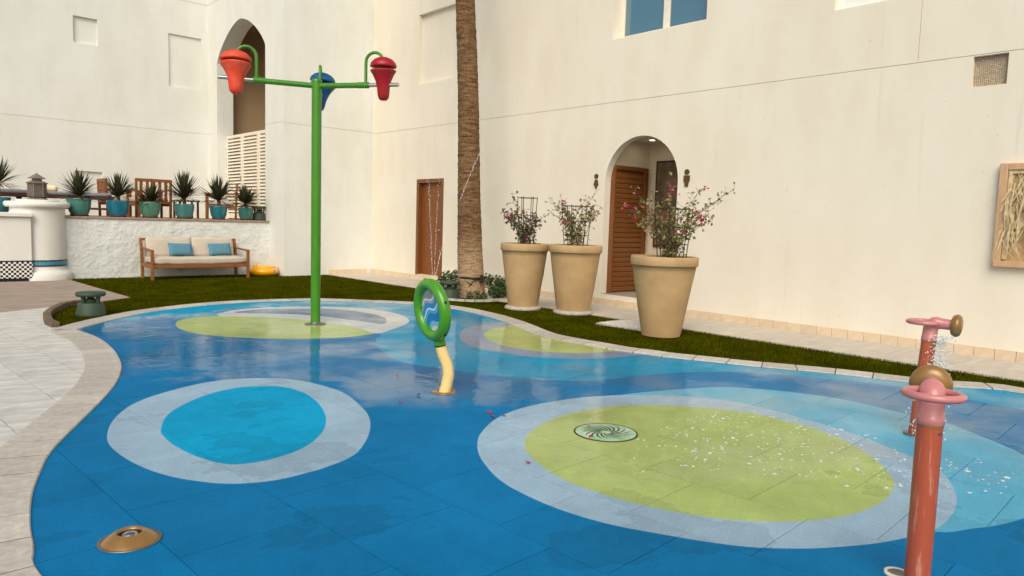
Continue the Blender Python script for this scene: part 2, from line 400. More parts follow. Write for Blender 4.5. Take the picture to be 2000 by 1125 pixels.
def pad_mat(name, col):
    m = bpy.data.materials.new(name); m.use_nodes = True
    N = m.node_tree.nodes; L = m.node_tree.links; b = N['Principled BSDF']
    w = N.new('ShaderNodeGroup'); w.node_tree = WETG
    geo = N.new('ShaderNodeNewGeometry')
    n = N.new('ShaderNodeTexNoise'); n.inputs['Scale'].default_value = 1.6; n.inputs['Detail'].default_value = 8; n.inputs['Roughness'].default_value = 0.68
    L.new(geo.outputs['Position'], n.inputs['Vector'])
    sp = N.new('ShaderNodeTexNoise'); sp.inputs['Scale'].default_value = 85; sp.inputs['Detail'].default_value = 4; sp.inputs['Roughness'].default_value = 0.75; L.new(geo.outputs['Position'], sp.inputs['Vector'])
    r = N.new('ShaderNodeValToRGB'); r.color_ramp.elements[0].position = 0.28; r.color_ramp.elements[1].position = 0.75
    r.color_ramp.elements[0].color = [c*0.76 for c in col[:3]]+[1]; r.color_ramp.elements[1].color = [min(1, c*1.08+0.004) for c in col[:3]]+[1]
    L.new(n.outputs[0], r.inputs[0])
    hs = N.new('ShaderNodeHueSaturation'); L.new(r.outputs[0], hs.inputs['Color'])
    def math_(op, a, b_):
        k = N.new('ShaderNodeMath'); k.operation = op
        for i, q in enumerate((a, b_)):
            if isinstance(q, (int, float)): k.inputs[i].default_value = q
            else: L.new(q, k.inputs[i])
        return k.outputs[0]
    oi = N.new('ShaderNodeObjectInfo')
    v = math_('ADD', math_('MULTIPLY', oi.outputs['Random'], 0.09), math_('MULTIPLY', sp.outputs[0], 0.80))
    md = N.new('ShaderNodeTexNoise'); md.inputs['Scale'].default_value = 13; md.inputs['Detail'].default_value = 5; md.inputs['Roughness'].default_value = 0.7; L.new(geo.outputs['Position'], md.inputs['Vector'])
    v = math_('ADD', v, math_('MULTIPLY', md.outputs[0], 0.30))
    v = math_('ADD', v, 0.44)
    v = math_('SUBTRACT', v, math_('MULTIPLY', w.outputs['Damp'], 0.15))
    L.new(v, hs.inputs['Value'])
    L.new(hs.outputs[0], b.inputs['Base Color'])
    b.inputs['Roughness'].default_value = 0.75; b.inputs['Specular IOR Level'].default_value = 0.1
    L.new(w.outputs['Wet'], b.inputs['Coat Weight']); b.inputs['Coat Roughness'].default_value = 0.03; b.inputs['Coat IOR'].default_value = 1.33
    L.new(w.outputs['Normal'], b.inputs['Normal']); L.new(w.outputs['CoatNormal'], b.inputs['Coat Normal'])
    return m
PADM = [pad_mat('pad_deep_blue', S(0, 118, 174)), pad_mat('pad_cyan', S(0, 160, 208)), pad_mat('pad_pale_grey', S(158, 186, 206)),
        pad_mat('pad_lime', S(174, 192, 116)), pad_mat('pad_sky_blue', S(0, 150, 194)), pad_mat('pad_light_blue', S(96, 176, 208)),
        pad_mat('pad_white', S(196, 202, 206)), pad_mat('pad_slate_blue', S(84, 122, 156)), pad_mat('pad_lavender_grey', S(132, 154, 180))]

# ------------------------------------------------------------------ the setting: ground, lawn, pad, paving
Xw, Y1, X1, Y0, Yt, TZ = 9.655, 15.95, 7.34, 20.72, 16.75, 1.25
g = MB().add([(-60, -60, -0.06), (60, -60, -0.06), (60, 60, -0.06), (-60, 60, -0.06)], [(0, 1, 2, 3)]).build('ground', M_GROUND)
tag(g, 'grey concrete ground under the whole courtyard', 'ground', kind='structure')

back_px = [(146.5, 645), (176, 636), (208, 628), (240, 621), (300, 609), (402, 596.7), (502, 590), (608, 587), (640, 587.6), (720, 590.4), (808, 594.6),
           (880, 602.4), (940, 615), (989, 630), (1048, 654), (1096, 665), (1150, 674.5), (1208, 685), (1256, 691), (1300, 697.6), (1380, 706), (1460, 714.5),
           (1540, 722), (1600, 727), (1700, 738), (1767, 746), (1860, 756), (2000, 769.6)]
left_px = [(146.5, 645), (191, 660), (221, 683), (236, 708), (237, 726), (226, 751), (201, 781), (166, 816), (120.5, 861), (95, 891.5), (78, 926.6),
           (65, 962), (60, 1002), (61, 1037), (68, 1072), (80, 1125)]
backW = [G(*p) for p in back_px]; leftW = [G(*p) for p in left_px]
backW += [Vector((6.75, 0.9, 0)), Vector((6.5, -0.3, 0)), Vector((5.8, -1.3, 0)), Vector((4.6, -1.9, 0)), Vector((3.2, -1.9, 0))]
leftW += [Vector((0.62, 2.2, 0)), Vector((0.9, 1.1, 0)), Vector((1.3, 0.1, 0)), Vector((2.0, -1.1, 0)), Vector((3.2, -1.9, 0))]
backC = smooth_curve(backW, False, 4); leftC = smooth_curve(leftW, False, 4)
PAD = backC + leftC[::-1][1:-1]

def px_loop(pts, k=4): return smooth_curve([G(*p) for p in pts], True, k)
z1 = lambda P: [(x/1.991, 560+y/1.991) for x, y in P]
z3 = lambda P: [(1000+x/2.5, 680+y/2.5) for x, y in P]
R_lout = px_loop([(209, 856), (221, 821), (261, 788.5), (331.5, 763.4), (417, 744.3), (502, 738.3), (578, 742), (637, 755), (676, 770), (713, 802), (723.5, 828),
                  (716, 858), (691, 889), (638, 912), (597, 924), (548, 936), (497, 942.7), (452, 944.7), (402, 941.7), (331.5, 930), (271, 909), (226, 881.4)])
R_lin = px_loop(z1([(625, 557), (650, 500), (720, 455), (820, 415), (920, 393), (1000, 387), (1090, 388), (1170, 408), (1230, 445), (1265, 497), (1262, 550), (1220, 600),
                    (1150, 640), (1050, 672), (940, 690), (860, 686), (760, 658), (680, 618), (640, 585)]))
R_lime = px_loop(z3([(62, 470), (80, 420), (160, 365), (260, 325), (400, 295), (550, 281), (700, 279), (850, 285), (1000, 295), (1150, 313), (1300, 345), (1450, 385), (1600, 440),
                     (1720, 505), (1810, 575), (1860, 640), (1860, 690), (1820, 740), (1750, 780), (1640, 815), (1500, 838), (1330, 847), (1150, 843), (950, 825), (750, 790),
                     (550, 745), (400, 698), (250, 640), (140, 570), (80, 515)]))
R_ring = px_loop([(932.5, 866), (940, 845), (970, 817), (1015.6, 798), (1072, 785.5), (1140, 776), (1212, 771.6), (1280, 772), (1360, 776), (1440, 786), (1520, 804), (1600, 826),
                  (1680, 852), (1740, 876), (1800, 900), (1832.6, 916), (1855, 940), (1868, 970), (1864, 997), (1846, 1020), (1821, 1036), (1771, 1050), (1700, 1062.5), (1600, 1070.5),
                  (1530, 1071), (1460, 1068), (1380, 1058), (1296, 1044), (1200, 1026), (1120, 1004), (1060, 982), (1000, 953), (970, 932), (951, 911.6), (936, 889)])
R_light = px_loop([(1200, 780), (1216, 771), (1280, 764), (1360, 758), (1420, 756), (1500, 761), (1580, 770), (1660, 783), (1760, 806), (1841, 824), (1901.5, 846), (1952, 866.5),
                   (2000, 889), (2050, 925), (2070, 960), (2050, 990), (2000, 1012), (1952, 1025), (1901, 1032), (1823, 1038), (1700, 1000), (1500, 900), (1300, 820)])
R_lime1 = px_loop([(343, 634), (350, 626), (381.7, 620), (420, 617.8), (472.5, 618), (546, 621), (609, 626), (651, 631), (693, 639), (722, 648), (728.7, 651.5), (693, 656.6), (651, 660),
                   (588, 662), (525, 661.4), (462, 658.7), (420, 656), (382, 651), (353, 643)])
R_ring1 = px_loop([(424, 614), (441, 609), (456, 605.4), (504, 601.5), (567, 599), (630, 598.4), (693, 601), (745.5, 606.6), (783, 615), (799, 625), (791.7, 633.5), (766.5, 643), (735, 651),
                   (690, 645), (600, 635), (500, 625), (440, 619)])
R_cres = px_loop([(458, 610), (493.5, 605.4), (546, 603.2), (609, 603), (661.5, 604.7), (714, 610.4), (747.6, 618.8), (755, 626), (747.6, 633), (714, 628.5), (672, 623), (630, 618), (588, 614.3),
                  (535.5, 612.5), (483, 611.5)])
R_grey2 = px_loop([(896.8, 655.6), (904, 644), (926.6, 635.7), (964, 631.5), (1000, 628), (1060, 640), (1150, 665), (1250, 683), (1300, 690), (1256, 693), (1224, 696), (1176, 700), (1112, 700),
                   (1048, 697.6), (1000, 692), (951.5, 684), (924, 676.8), (904, 667)])
R_lime2 = px_loop([(945, 654), (956.5, 644), (979, 639.5), (1010, 634), (1060, 645), (1120, 660), (1190, 676), (1210, 684), (1184, 687), (1144, 689.6), (1096, 688.8), (1048, 685.6), (1000, 678.2),
                   (979, 673), (954, 664)])
top_line = [(100, 640), (208, 629), (240, 626), (300, 621), (346, 618), (420, 632), (550, 645), (728.7, 650), (734, 661), (735, 667), (742, 681), (754, 692), (772, 702.5), (812, 712), (857, 719), (889, 723.5),
            (939, 730), (1000, 736.5), (1080, 742), (1140, 744), (1200, 740), (1260, 733), (1340, 727), (1400, 726.4), (1480, 729), (1600, 738), (1760, 755), (1881, 778.6), (2000, 801), (2100, 822)]
topW = smooth_curve([G(*p) for p in top_line], False, 4)
R_top = topW + [Vector((12, 1)), Vector((12, 16)), Vector((0, 16))]
REG = [(R_lime1, 3), (R_cres, 7), (R_ring1, 6), (R_lime2, 3), (R_grey2, 8), (R_lime, 3), (R_ring, 2), (R_light, 5), (R_lin, 1), (R_lout, 2), (R_top, 4)]

# a tiled sheet: every tile is its own object, child of the sheet
def tiled(parent, name, outline, mats, cell, gap, ang, origin, ztop, depth, regions=None, bond=0.5, bound=None, jitter=0.0):
    ca, sa = math.cos(ang), math.sin(ang)
    loc = lambda p: ((p[0]-origin[0])*ca+(p[1]-origin[1])*sa, -(p[0]-origin[0])*sa+(p[1]-origin[1])*ca)
    wld = lambda u, v: (origin[0]+u*ca-v*sa, origin[1]+u*sa+v*ca)
    L = [loc(p) for p in outline]; cw, ch = cell
    u0_, u1_ = min(p[0] for p in L), max(p[0] for p in L); v0_, v1_ = min(p[1] for p in L), max(p[1] for p in L)
    loops = [list(outline)]
    if regions: loops += [r for r, _ in regions]
    for c in range(math.floor(u0_/cw), math.ceil(u1_/cw)):
        off = (bond*ch if c % 2 else 0)
        for r in range(math.floor((v0_-off)/ch), math.ceil((v1_-off)/ch)):
            a, b = c*cw+gap/2, (c+1)*cw-gap/2; e, f = r*ch+off+gap/2, (r+1)*ch+off-gap/2
            if not any(inpoly(*wld(x, y), outline) for x in (a, (a+b)/2, b) for y in (e, (e+f)/2, f)): continue
            loops.append([wld(a, e), wld(b, e), wld(b, f), wld(a, f)])
    V, T = tri2d(loops)
    groups = {}
    for t in T:
        cx = sum(V[i][0] for i in t)/3; cy = sum(V[i][1] for i in t)/3
        if not inpoly(cx, cy, outline): continue
        u, v = loc((cx, cy)); c = math.floor(u/cw); off = (bond*ch if c % 2 else 0); r = math.floor((v-off)/ch)
        if not (gap/2 < u-c*cw < cw-gap/2 and gap/2 < v-off-r*ch < ch-gap/2): continue
        mi = 0
        for P, k in (regions or []):
            if inpoly(cx, cy, P): mi = k; break
        groups.setdefault((c, r), []).append((t, mi))
    n = 0
    for key, tl in groups.items():
        idx = {}; v = []; f = []; fm = []; ed = {}
        z = ztop + random.uniform(-jitter, jitter)
        cx = sum(V[t[0]][0] for t, _ in tl)/len(tl); cy = sum(V[t[0]][1] for t, _ in tl)/len(tl)
        def vi(i, lo):
            if (i, lo) not in idx:
                idx[(i, lo)] = len(v); v.append((V[i][0]-cx, V[i][1]-cy, -depth if lo else 0))
            return idx[(i, lo)]
        for t, mi in tl:
            A = (V[t[1]]-V[t[0]]).cross(V[t[2]]-V[t[0]])
            if A < 0: t = t[::-1]
            f.append([vi(i, 0) for i in t]); fm.append(mi)
            for a, b in ((t[0], t[1]), (t[1], t[2]), (t[2], t[0])):
                if (b, a) in ed: del ed[(b, a)]
                else: ed[(a, b)] = mi
        for (a, b), mi in ed.items():
            f.append([vi(b, 0), vi(a, 0), vi(a, 1), vi(b, 1)]); fm.append(mi)
        used = sorted(set(fm)); me = bpy.data.meshes.new(name); me.from_pydata(v, [], f)
        for k in used: me.materials.append(mats[k])
        me.polygons.foreach_set('material_index', [used.index(k) for k in fm]); me.update()
        o = piece(me, name, parent, (cx, cy, z)); n += 1
    return n

TA = math.radians(3.2)
def flat(name, poly, z, mat):
    V, T = tri2d([poly]); f = []
    for t in T:
        if inpoly(sum(V[i][0] for i in t)/3, sum(V[i][1] for i in t)/3, poly):
            if (V[t[1]]-V[t[0]]).cross(V[t[2]]-V[t[0]]) < 0: t = t[::-1]
            f.append(tuple(t))
    return MB().add([(p[0], p[1], z) for p in V], f).build(name, mat)
pad = flat('splash_pad', PAD, -0.006, pm('pad_joint', S(18, 82, 118), 0.85))
tag(pad, 'wet rubber splash pad in blue with lime, grey and cyan ovals', 'splash pad', kind='structure')
NT = tiled(pad, 'rubber_tile', PAD, PADM, (0.60, 0.63), 0.004, TA, (2.02, 4.945), 0.0, 0.006, REG)

# stone coping round the pad
def offset_curve(C, d):
    out = []
    for i, p in enumerate(C):
        a = C[max(i-1, 0)]; b = C[min(i+1, len(C)-1)]; t = (b-a).normalized(); out.append(p+Vector((-t.y, t.x))*d)
    return out
cope = thing('pool_coping', (2.0, 9.5, 0), 'pale stone coping running round the splash pad', 'coping', kind='structure')
def coping(C, d, z, step, first=0.0):
    O = offset_curve(C, d); s = [0]
    for a, b in zip(C, C[1:]): s.append(s[-1]+(b-a).length)
    def at(A, q):
        for i in range(len(s)-1):
            if s[i+1] >= q:
                t = (q-s[i])/max(1e-9, s[i+1]-s[i]); return A[i].lerp(A[i+1], t)
        return A[-1]
    q = first
    while q < s[-1]-0.05:
        e = min(q+step*random.uniform(0.97, 1.03), s[-1]); n = 4; I = [at(C, q+0.006+(e-q-0.012)*k/n) for k in range(n+1)]
        J = [at(O, q+0.006+(e-q-0.012)*k/n) for k in range(n+1)]; zz = z+random.uniform(-0.0015, 0.0015)
        c = (I[2]+J[2])/2
        if abs(c.x) < 14 and c.y > -2.5:
            m = MB(); B = 0.006
            top_i = [i.lerp(j, B/abs(d)) for i, j in zip(I, J)]; top_j = [j.lerp(i, B/abs(d)) for i, j in zip(I, J)]
            v = [(p.x-c.x, p.y-c.y, hh) for row, hh in ((I, -0.05), (I, -B), (top_i, 0), (top_j, 0), (J, -B), (J, -0.05)) for p in row]
            k = n+1; f = []
            for r in range(5):
                for i in range(n): f.append((r*k+i, r*k+i+1, (r+1)*k+i+1, (r+1)*k+i) if d < 0 else (r*k+i+1, r*k+i, (r+1)*k+i, (r+1)*k+i+1))
            f += [tuple(r*k for r in range(6)), tuple(r*k+n for r in range(6))[::-1]]
            m.add(v, f); o = piece(m.mesh('coping_stone', M_COPE), 'coping_stone', cope, (c.x-2.0, c.y-9.5, zz))
        q = e
    return O
def grout(C, d, z):
    O = offset_curve(C, d*0.985); I = offset_curve(C, d*0.015); n = len(C)
    MB().add([(p.x-2.0, p.y-9.5, z) for p in I]+[(p.x-2.0, p.y-9.5, z) for p in O], [(i, i+1, n+i+1, n+i) if d < 0 else (i+1, i, n+i, n+i+1) for i in range(n-1)]).build('grout', pm('dark_grout', S(96, 84, 70), 0.95), cope)
grout(backC, 0.27, 0.0065); grout(leftC, -0.29, 0.009)
backO = coping(backC, 0.27, 0.010, 0.34)
leftO = coping(leftC, -0.29, 0.0125, 0.30)

# lawn of artificial turf: sheet and blades
arc = [G(*p) for p in [(158, 594), (133, 597), (114, 604), (102, 610), (94, 617), (92, 622), (96, 634), (115, 642)]]
LAWN = [Vector((8.45, -6)), Vector((8.45, 15.95)), Vector((7.34, 15.95)), Vector((7.34, 16.75)), Vector((3.1, 16.75)), Vector((3.13, 16.24)), Vector((3.272, 12.764)),
        Vector((2.816, 12.418))]+[Vector((p.x, p.y)) for p in arc]+[Vector((2.4, 8.8)), Vector((4, 4)), Vector((5, -6))]
M_TURF = pm('turf_backing', S(48, 50, 4), 0.95, 0.3, 3, 0.6, 120, spec=0.0)
lawn = flat('lawn', LAWN, -0.014, M_TURF)
tag(lawn, 'short green artificial lawn between the splash pad and the walls', 'lawn', kind='structure')
OUT = backO + leftO[::-1]
SLAB = [Vector((p.x, p.y)) for p in (G(1164, 632), G(1212, 626.5), G(1262, 629.5), G(1262, 647))]
BED = (8.25, 9.95)
def turf():
    v = []; f = []
    x0, x1, y0, y1 = 1.7, 8.45, 0.9, 16.72; n = 0
    R = random.random
    while n < 95000:
        x = x0+(x1-x0)*R(); y = y0+(y1-y0)*R()
        if R() > min(1, 9.0/(3+0.55*y+0.2*x)) or not inpoly(x, y, LAWN) or inpoly(x, y, OUT) or inpoly(x, y, SLAB): continue
        if (x-BED[0])**2+(y-BED[1])**2 < 0.5: continue
        a = R()*2*PI; h = 0.020+0.014*R(); w = 0.004; lx, ly = (R()-.5)*0.022, (R()-.5)*0.022; k = len(v)
        ca, sa = math.cos(a)*w, math.sin(a)*w
        v += [(x-ca, y-sa, -0.014), (x+ca, y+sa, -0.014), (x+lx, y+ly, -0.014+h)]; f.append((k, k+1, k+2)); n += 1
    m = MB(); m.v = v; m.f = f; m.sm = [False]*len(f)
    return m.build('turf_blades', pm('turf_blade', S(80, 82, 8), 0.95, 0.35, 2.0, spec=0.0))
tag(turf(), 'short green turf blades of the artificial lawn', 'grass', kind='stuff')

# right-hand walk along the long wall, left-hand terrace paving, brown concrete path
walk = MB().add([(8.45, -8, -0.02), (Xw, -8, -0.02), (Xw, Y1, -0.02), (8.45, Y1, -0.02)], [(0, 1, 2, 3)]).build('paved_walk', M_GROOVE)
tag(walk, 'pale paved walk along the foot of the long cream wall', 'paving', kind='structure')
sl = MB().box((0, 0, 0), (1.195, 0.635, 0.03), 0.003).mesh('paving_slab', M_PAVE); sn = MB().box((0, 0, 0), (1.195, 0.105, 0.03), 0.003).mesh('paving_band', M_PAVE)
y = 15.93
while y > -1:
    piece(sl, 'paving_slab', walk, (9.05, y-0.32, -0.008+random.uniform(-.001, .001))); piece(sn, 'paving_band', walk, (9.05, y-0.32-0.375, -0.0085)); y -= 0.75

lp_out = [Vector((q.x, q.y)) for q in leftO if q.y < 9.7 and q.y > 1.2]
LEFTP = [G(118, 644).xy, G(94, 633).xy, G(90, 622).xy, G(100, 610).xy, G(131, 597).xy, G(0, 611).xy, Vector((-0.7, 10.6)), Vector((-0.7, 1.3))]+lp_out[::-1]
pav = flat('terrace_paving', LEFTP, -0.012, M_GROOVE); tag(pav, 'grey-white stone paving left of the splash pad', 'paving', kind='structure')
tiled(pav, 'paving_slab', LEFTP, [M_PAVEL], (0.40, 0.80), 0.006, math.radians(4), (0.98, 7.0), 0.004, 0.016, None, 0.5, jitter=0.001)
PATH = [Vector((3.126, 16.24)), Vector((3.272, 12.764)), Vector((2.816, 12.418)), Vector((2.444, 12.153)), Vector((2.258, 12.035)), Vector((1.39, 11.586)), Vector((-3, 9.3)), Vector((-3, 16.6)), Vector((3.1, 16.6))]
pth = flat('concrete_path', PATH, -0.01, M_GROOVE); tag(pth, 'brown grey concrete path in front of the round pillar', 'path', kind='structure')
tiled(pth, 'concrete_slab', PATH, [M_PATH], (1.55, 3.3), 0.012, math.radians(11.5), (1.495, 12.431), 0.002, 0.012, None, 0.35)
curb = thing('curb', tuple(arc[3]), 'low curved brown stone curb round the lawn corner beside the green speaker', 'curb')
ca_ = smooth_curve([p.xy for p in arc], False, 3)
for i in range(0, len(ca_)-2, 2):
    a, b, c = ca_[i], ca_[i+1], ca_[i+2]; t = (c-a); L_ = t.length
    o = MB().box((0, 0, 0), (L_-0.008, 0.09, 0.12), 0.008).build('curb_stone', M_CURB, curb)
    mid = (a+c)/2; o.location = (mid.x-arc[3].x, mid.y-arc[3].y, 0.006+random.uniform(-.004, .004)); o.rotation_euler = (0, 0, math.atan2(t.y, t.x))

# ------------------------------------------------------------------ the building
bld = thing('courtyard_building', (Xw, Y1, 0), 'large cream stucco building with arches and niches round the courtyard', 'building')
def arch_loop(y0, y1, z0, zs, zt, n=24, p=2.0, q=0.5):
    c, h = (y0+y1)/2, (y1-y0)/2
    pts = [(y0, z0), (y1, z0)]
    for k in range(n+1):
        t = math.cos(PI*k/n); pts.append((c+h*t, zs+(zt-zs)*max(0, 1-abs(t)**p)**q))
    return pts
def rect(y0, y1, z0, z1): return [(y0, z0), (y1, z0), (y1, z1), (y0, z1)]
def wall(name, to3, outer, holes, mat, flip=False):
    """wall face with openings; each opening (loop, depth) gets its reveal"""
    V, T = tri2d([outer]+[h for h, _ in holes]); f = []
    for t in T:
        cx = sum(V[i][0] for i in t)/3; cy = sum(V[i][1] for i in t)/3
        if inpoly(cx, cy, outer) and not any(inpoly(cx, cy, h) for h, _ in holes): f.append(tuple(t) if not flip else tuple(t[::-1]))
    m = MB().add([to3(p[0], p[1], 0) for p in V], f)
    for h, d in holes:
        n = len(h); v = [to3(a, b, 0) for a, b in h]+[to3(a, b, d) for a, b in h]
        m.add(v, [(i, (i+1) % n, n+(i+1) % n, n+i) for i in range(n)])
    return m.build(name, mat, bld, True)
def plate(name, to3, loop, d, mat, parent=bld, world=True):
    V, T = tri2d([loop]); f = [tuple(t) for t in T if inpoly(sum(V[i][0] for i in t)/3, sum(V[i][1] for i in t)/3, loop)]
    return MB().add([to3(p[0], p[1], d) for p in V], f).build(name, mat, parent, world)
HT = 8.2
tR = lambda a, b, d: (Xw+d, a, b)          # long right wall: a = y, b = z
tB = lambda a, b, d: (a, Y1+d, b)          # short wall facing the pad: a = x
tA = lambda a, b, d: (X1+d, a, b)          # arch wall
tL = lambda a, b, d: (a, Y0+d, b)          # far left wall
AR = arch_loop(6.84, 8.34, 0.20, 2.12, 2.875)
DR = rect(12.98, 14.01, 0.10, 2.31); WN = rect(6.47, 8.30, 4.52, 6.4); W2 = rect(3.6, 4.52, 4.285, 6.0)
NI = rect(12.62, 14.03, 4.44, 5.98); VE = rect(2.50, 2.85, 3.11, 3.455)
GR = rect(-13.9, Y1-0.001, 3.467, 3.4735); GV = rect(3.445, 3.451, 3.49, 8.1)
wall('wall', tR, rect(-14, Y1, -0.06, HT), [(AR, 0.15), (DR, 0.14), (WN, 0.26), (W2, 0.10), (NI, 0.10), (VE, 0.07), (GR, 0.012), (GV, 0.006)], M_WALL)
plate('wall_joint', tR, rect(-13.9, Y1, 3.464, 3.477), 0.012, M_GROOVE); plate('wall_joint', tR, rect(3.443, 3.453, 3.49, 8.1), 0.006, M_GROOVE)
plate('niche_back', tR, rect(12.6, 14.05, 4.42, 6.0), 0.10, M_WALL); plate('niche_back', tR, rect(3.58, 4.54, 4.26, 6.02), 0.10, pm('painted_light_panel', (0.87, 0.86, 0.82, 1), 0.5, 0.04, 3))  # second recess: whiter paint imitates the glaring light in that opening
wall('wall', tB, rect(X1, Xw, -0.06, HT), [(rect(X1+0.001, Xw-0.001, 3.489, 3.4955), 0.012)], M_WALLG)
plate('wall_joint', tB, rect(X1, Xw, 3.486, 3.499), 0.012, M_GROOVE)
AA = arch_loop(16.98, 20.05, TZ-0.3, 5.36, 6.24, 28, 1.6, 0.8)
wall('wall', tA, rect(Y1, Y0, -0.06, HT), [(AA, 0.43), (rect(Y1+0.001, 16.975, 3.516, 3.5225), 0.012), (rect(20.055, Y0-0.001, 3.536, 3.5425), 0.012), (rect(Y1+.001, Y0-.001, 6.97, 6.98), 0.012)], M_WALLG)
plate('wall_joint', tA, rect(Y1, 16.98, 3.51, 3.53), 0.012, M_GROOVE); plate('wall_joint', tA, rect(20.05, Y0, 3.53, 3.55), 0.012, M_GROOVE); plate('wall_joint', tA, rect(Y1, Y0, 6.965, 6.985), 0.012, M_GROOVE)
N1 = rect(4.14, 4.67, 5.44, 6.075); N2 = rect(6.33, 7.165, 4.705, 6.07); N3 = rect(4.095, 4.715, 1.685, 2.335)
wall('wall', tL, rect(-15, X1, -0.06, HT), [(N1, 0.07), (N2, 0.05), (N3, 0.06), (rect(-14.9, X1-0.001, 3.539, 3.5455), 0.012), (rect(-14.9, X1-0.001, 6.97, 6.98), 0.012)], M_WALLG)
for r_, d in ((N1, 0.07), (N2, 0.05), (N3, 0.06)):
    plate('niche_back', tL, [(a+(0.02 if i in (1, 2) else -0.02), b+(0.02 if i > 1 else -0.02)) for i, (a, b) in enumerate(r_)], d, M_WALLG)
plate('wall_joint', tL, rect(-14.9, X1, 3.535, 3.55), 0.012, M_GROOVE); plate('wall_joint', tL, rect(-14.9, X1, 6.965, 6.985), 0.012, M_GROOVE)
MB().box(((-15+22)/2, (Y0+32)/2, HT+0.1), (37, 32-Y0+0.4, 0.2)).box(((Xw+22)/2, 3.3, HT+0.1), (22-Xw+0.4, 35, 0.2)).box(((X1+Xw)/2-0.1, (Y1+Y0)/2-0.1, HT+0.1), (Xw-X1+0.1, Y0-Y1, 0.2)).build('roof', M_WALL, bld, True)
# passage behind the big arch
m = MB(); xa, xb, ya, yb, zb = X1+0.43, 9.45, 16.3, 20.6, 6.5
m.add([(xb, ya, TZ), (xb, yb, TZ), (xb, yb, zb), (xb, ya, zb)], [(0, 1, 2, 3)])
m.add([(xa, yb, TZ), (xb, yb, TZ), (xb, yb, zb), (xa, yb, zb)], [(3, 2, 1, 0)]); m.add([(xa, ya, TZ), (xb, ya, TZ), (xb, ya, zb), (xa, ya, zb)], [(0, 1, 2, 3)])
m.add([(xa, ya, zb), (xb, ya, zb), (xb, yb, zb), (xa, yb, zb)], [(0, 1, 2, 3)]); m.add([(X1, ya, TZ-0.002), (xb, ya, TZ-0.002), (xb, yb, TZ-0.002), (X1, yb, TZ-0.002)], [(0, 1, 2, 3)])
m.build('passage', M_TAN, bld, True)
# white louvred gate in the arch
XG = X1+0.26
ye = [20.05, PX(474, 300, XG).y, PX(506, 300, XG).y, 16.985]
zt = 3.47
slat_cache = {}
for i in range(3):
    a, b = ye[i]-0.012, ye[i+1]+0.012; w = a-b; c = (a+b)/2
    m = MB(); fr = 0.075
    for yy in (a-fr/2, b+fr/2): m.box((XG, yy, (TZ+zt)/2), (0.045, fr, zt-TZ), 0.004)
    m.box((XG, c, zt-fr/2), (0.043, w-2*fr, fr)); m.box((XG, c, TZ+0.09), (0.043, w-2*fr, 0.13))
    sh = m.build('shutter', M_WHITEP, bld, True)
    n = 23; z0, z1_ = TZ+0.17, zt-fr-0.02
    sm_ = MB().box((0, 0, 0), (0.010, w-2*fr+0.01, 0.078), 0.002).mesh('slat', M_WHITEP)
    for k in range(n):
        o = piece(sm_, 'slat', sh, (XG, c, z0+(k+0.5)*(z1_-z0)/n), (0, math.radians(38), 0))
    if i == 0:
        MB().box((XG-0.04, b+fr/2, 2.33), (0.03, 0.03, 0.12), 0.004).box((XG-0.06, b+0.09, 2.36), (0.014, 0.12, 0.018), 0.003).build('handle', M_STEEL, sh)
        for zz in (1.7, 2.5, 3.2): MB().tube([(XG-0.02, a+0.004, zz-0.05), (XG-0.02, a+0.004, zz+0.05)], 0.012, 8).build('hinge', M_WHITEP, sh)
# small brown door
m = MB(); dx = Xw+0.085
dr = MB().box((dx+0.03, 13.495, 1.19), (0.045, 0.84, 2.10), 0.003).build('door', M_DOOR, bld, True)
fm = MB()
for yy in (12.98+0.045, 14.01-0.045): fm.box((Xw+0.055, yy, 1.205), (0.13, 0.088, 2.208), 0.004)
fm.box((Xw+0.055, 13.495, 2.265), (0.128, 0.852, 0.088), 0.004).build('door_frame', M_FRAME, dr)
MB().box((dx-0.03, 13.16, 1.17), (0.02, 0.13, 0.022), 0.004).tube([(dx-0.03, 13.11, 1.17), (dx+0.01, 13.11, 1.17)], 0.012, 8).build('handle', M_STEEL, dr)
MB().box((Xw+0.08, 13.495, 0.11), (0.15, 0.85, 0.05), 0.004).build('threshold', M_SKIRT, dr)
# restroom vestibule behind the round arch
vx, vy, vz = 10.87, 8.345, 2.90
m = MB(); xa = Xw+0.15
m.add([(vx, 5.6, 0.2), (vx, vy, 0.2), (vx, vy, vz), (vx, 5.6, vz)], [(0, 1, 2, 3)])
m.add([(xa, vy, 0.2), (vx, vy, 0.2), (vx, vy, vz), (xa, vy, vz)], [(3, 2, 1, 0)]); m.add([(xa, 5.6, 0.2), (vx, 5.6, 0.2), (vx, 5.6, vz), (xa, 5.6, vz)], [(0, 1, 2, 3)])
m.add([(xa, 5.6, vz), (vx, 5.6, vz), (vx, vy, vz), (xa, vy, vz)], [(0, 1, 2, 3)])
vest = m.build('vestibule', M_CREAM, bld, True)
MB().add([(Xw+0.001, 5.6, 0.203), (vx, 5.6, 0.203), (vx, vy, 0.203), (Xw+0.001, vy, 0.203)], [(0, 1, 2, 3)]).build('vestibule_floor', M_PATH, bld, True)
door = MB().box((10.245, vy-0.03, 1.29), (0.82, 0.035, 2.14)).build('restroom_door', M_FRAME, bld, True)
fm = MB(); 
for xx in (9.835, 10.70): fm.box((xx-0.0, vy-0.045, 1.32), (0.05 if xx < 10 else 0.11, 0.09, 2.23), 0.004)
fm.box((10.26, vy-0.045, 2.40), (0.77, 0.088, 0.075), 0.004).build('door_frame', M_FRAME, door)
bd = MB().box((0, 0, 0), (0.775, 0.014, 0.074), 0.002).mesh('board', M_WOODH)
for k in range(24): piece(bd, 'board', door, (10.25, vy-0.066, 0.27+k*0.0865), (math.radians(16), 0, 0))
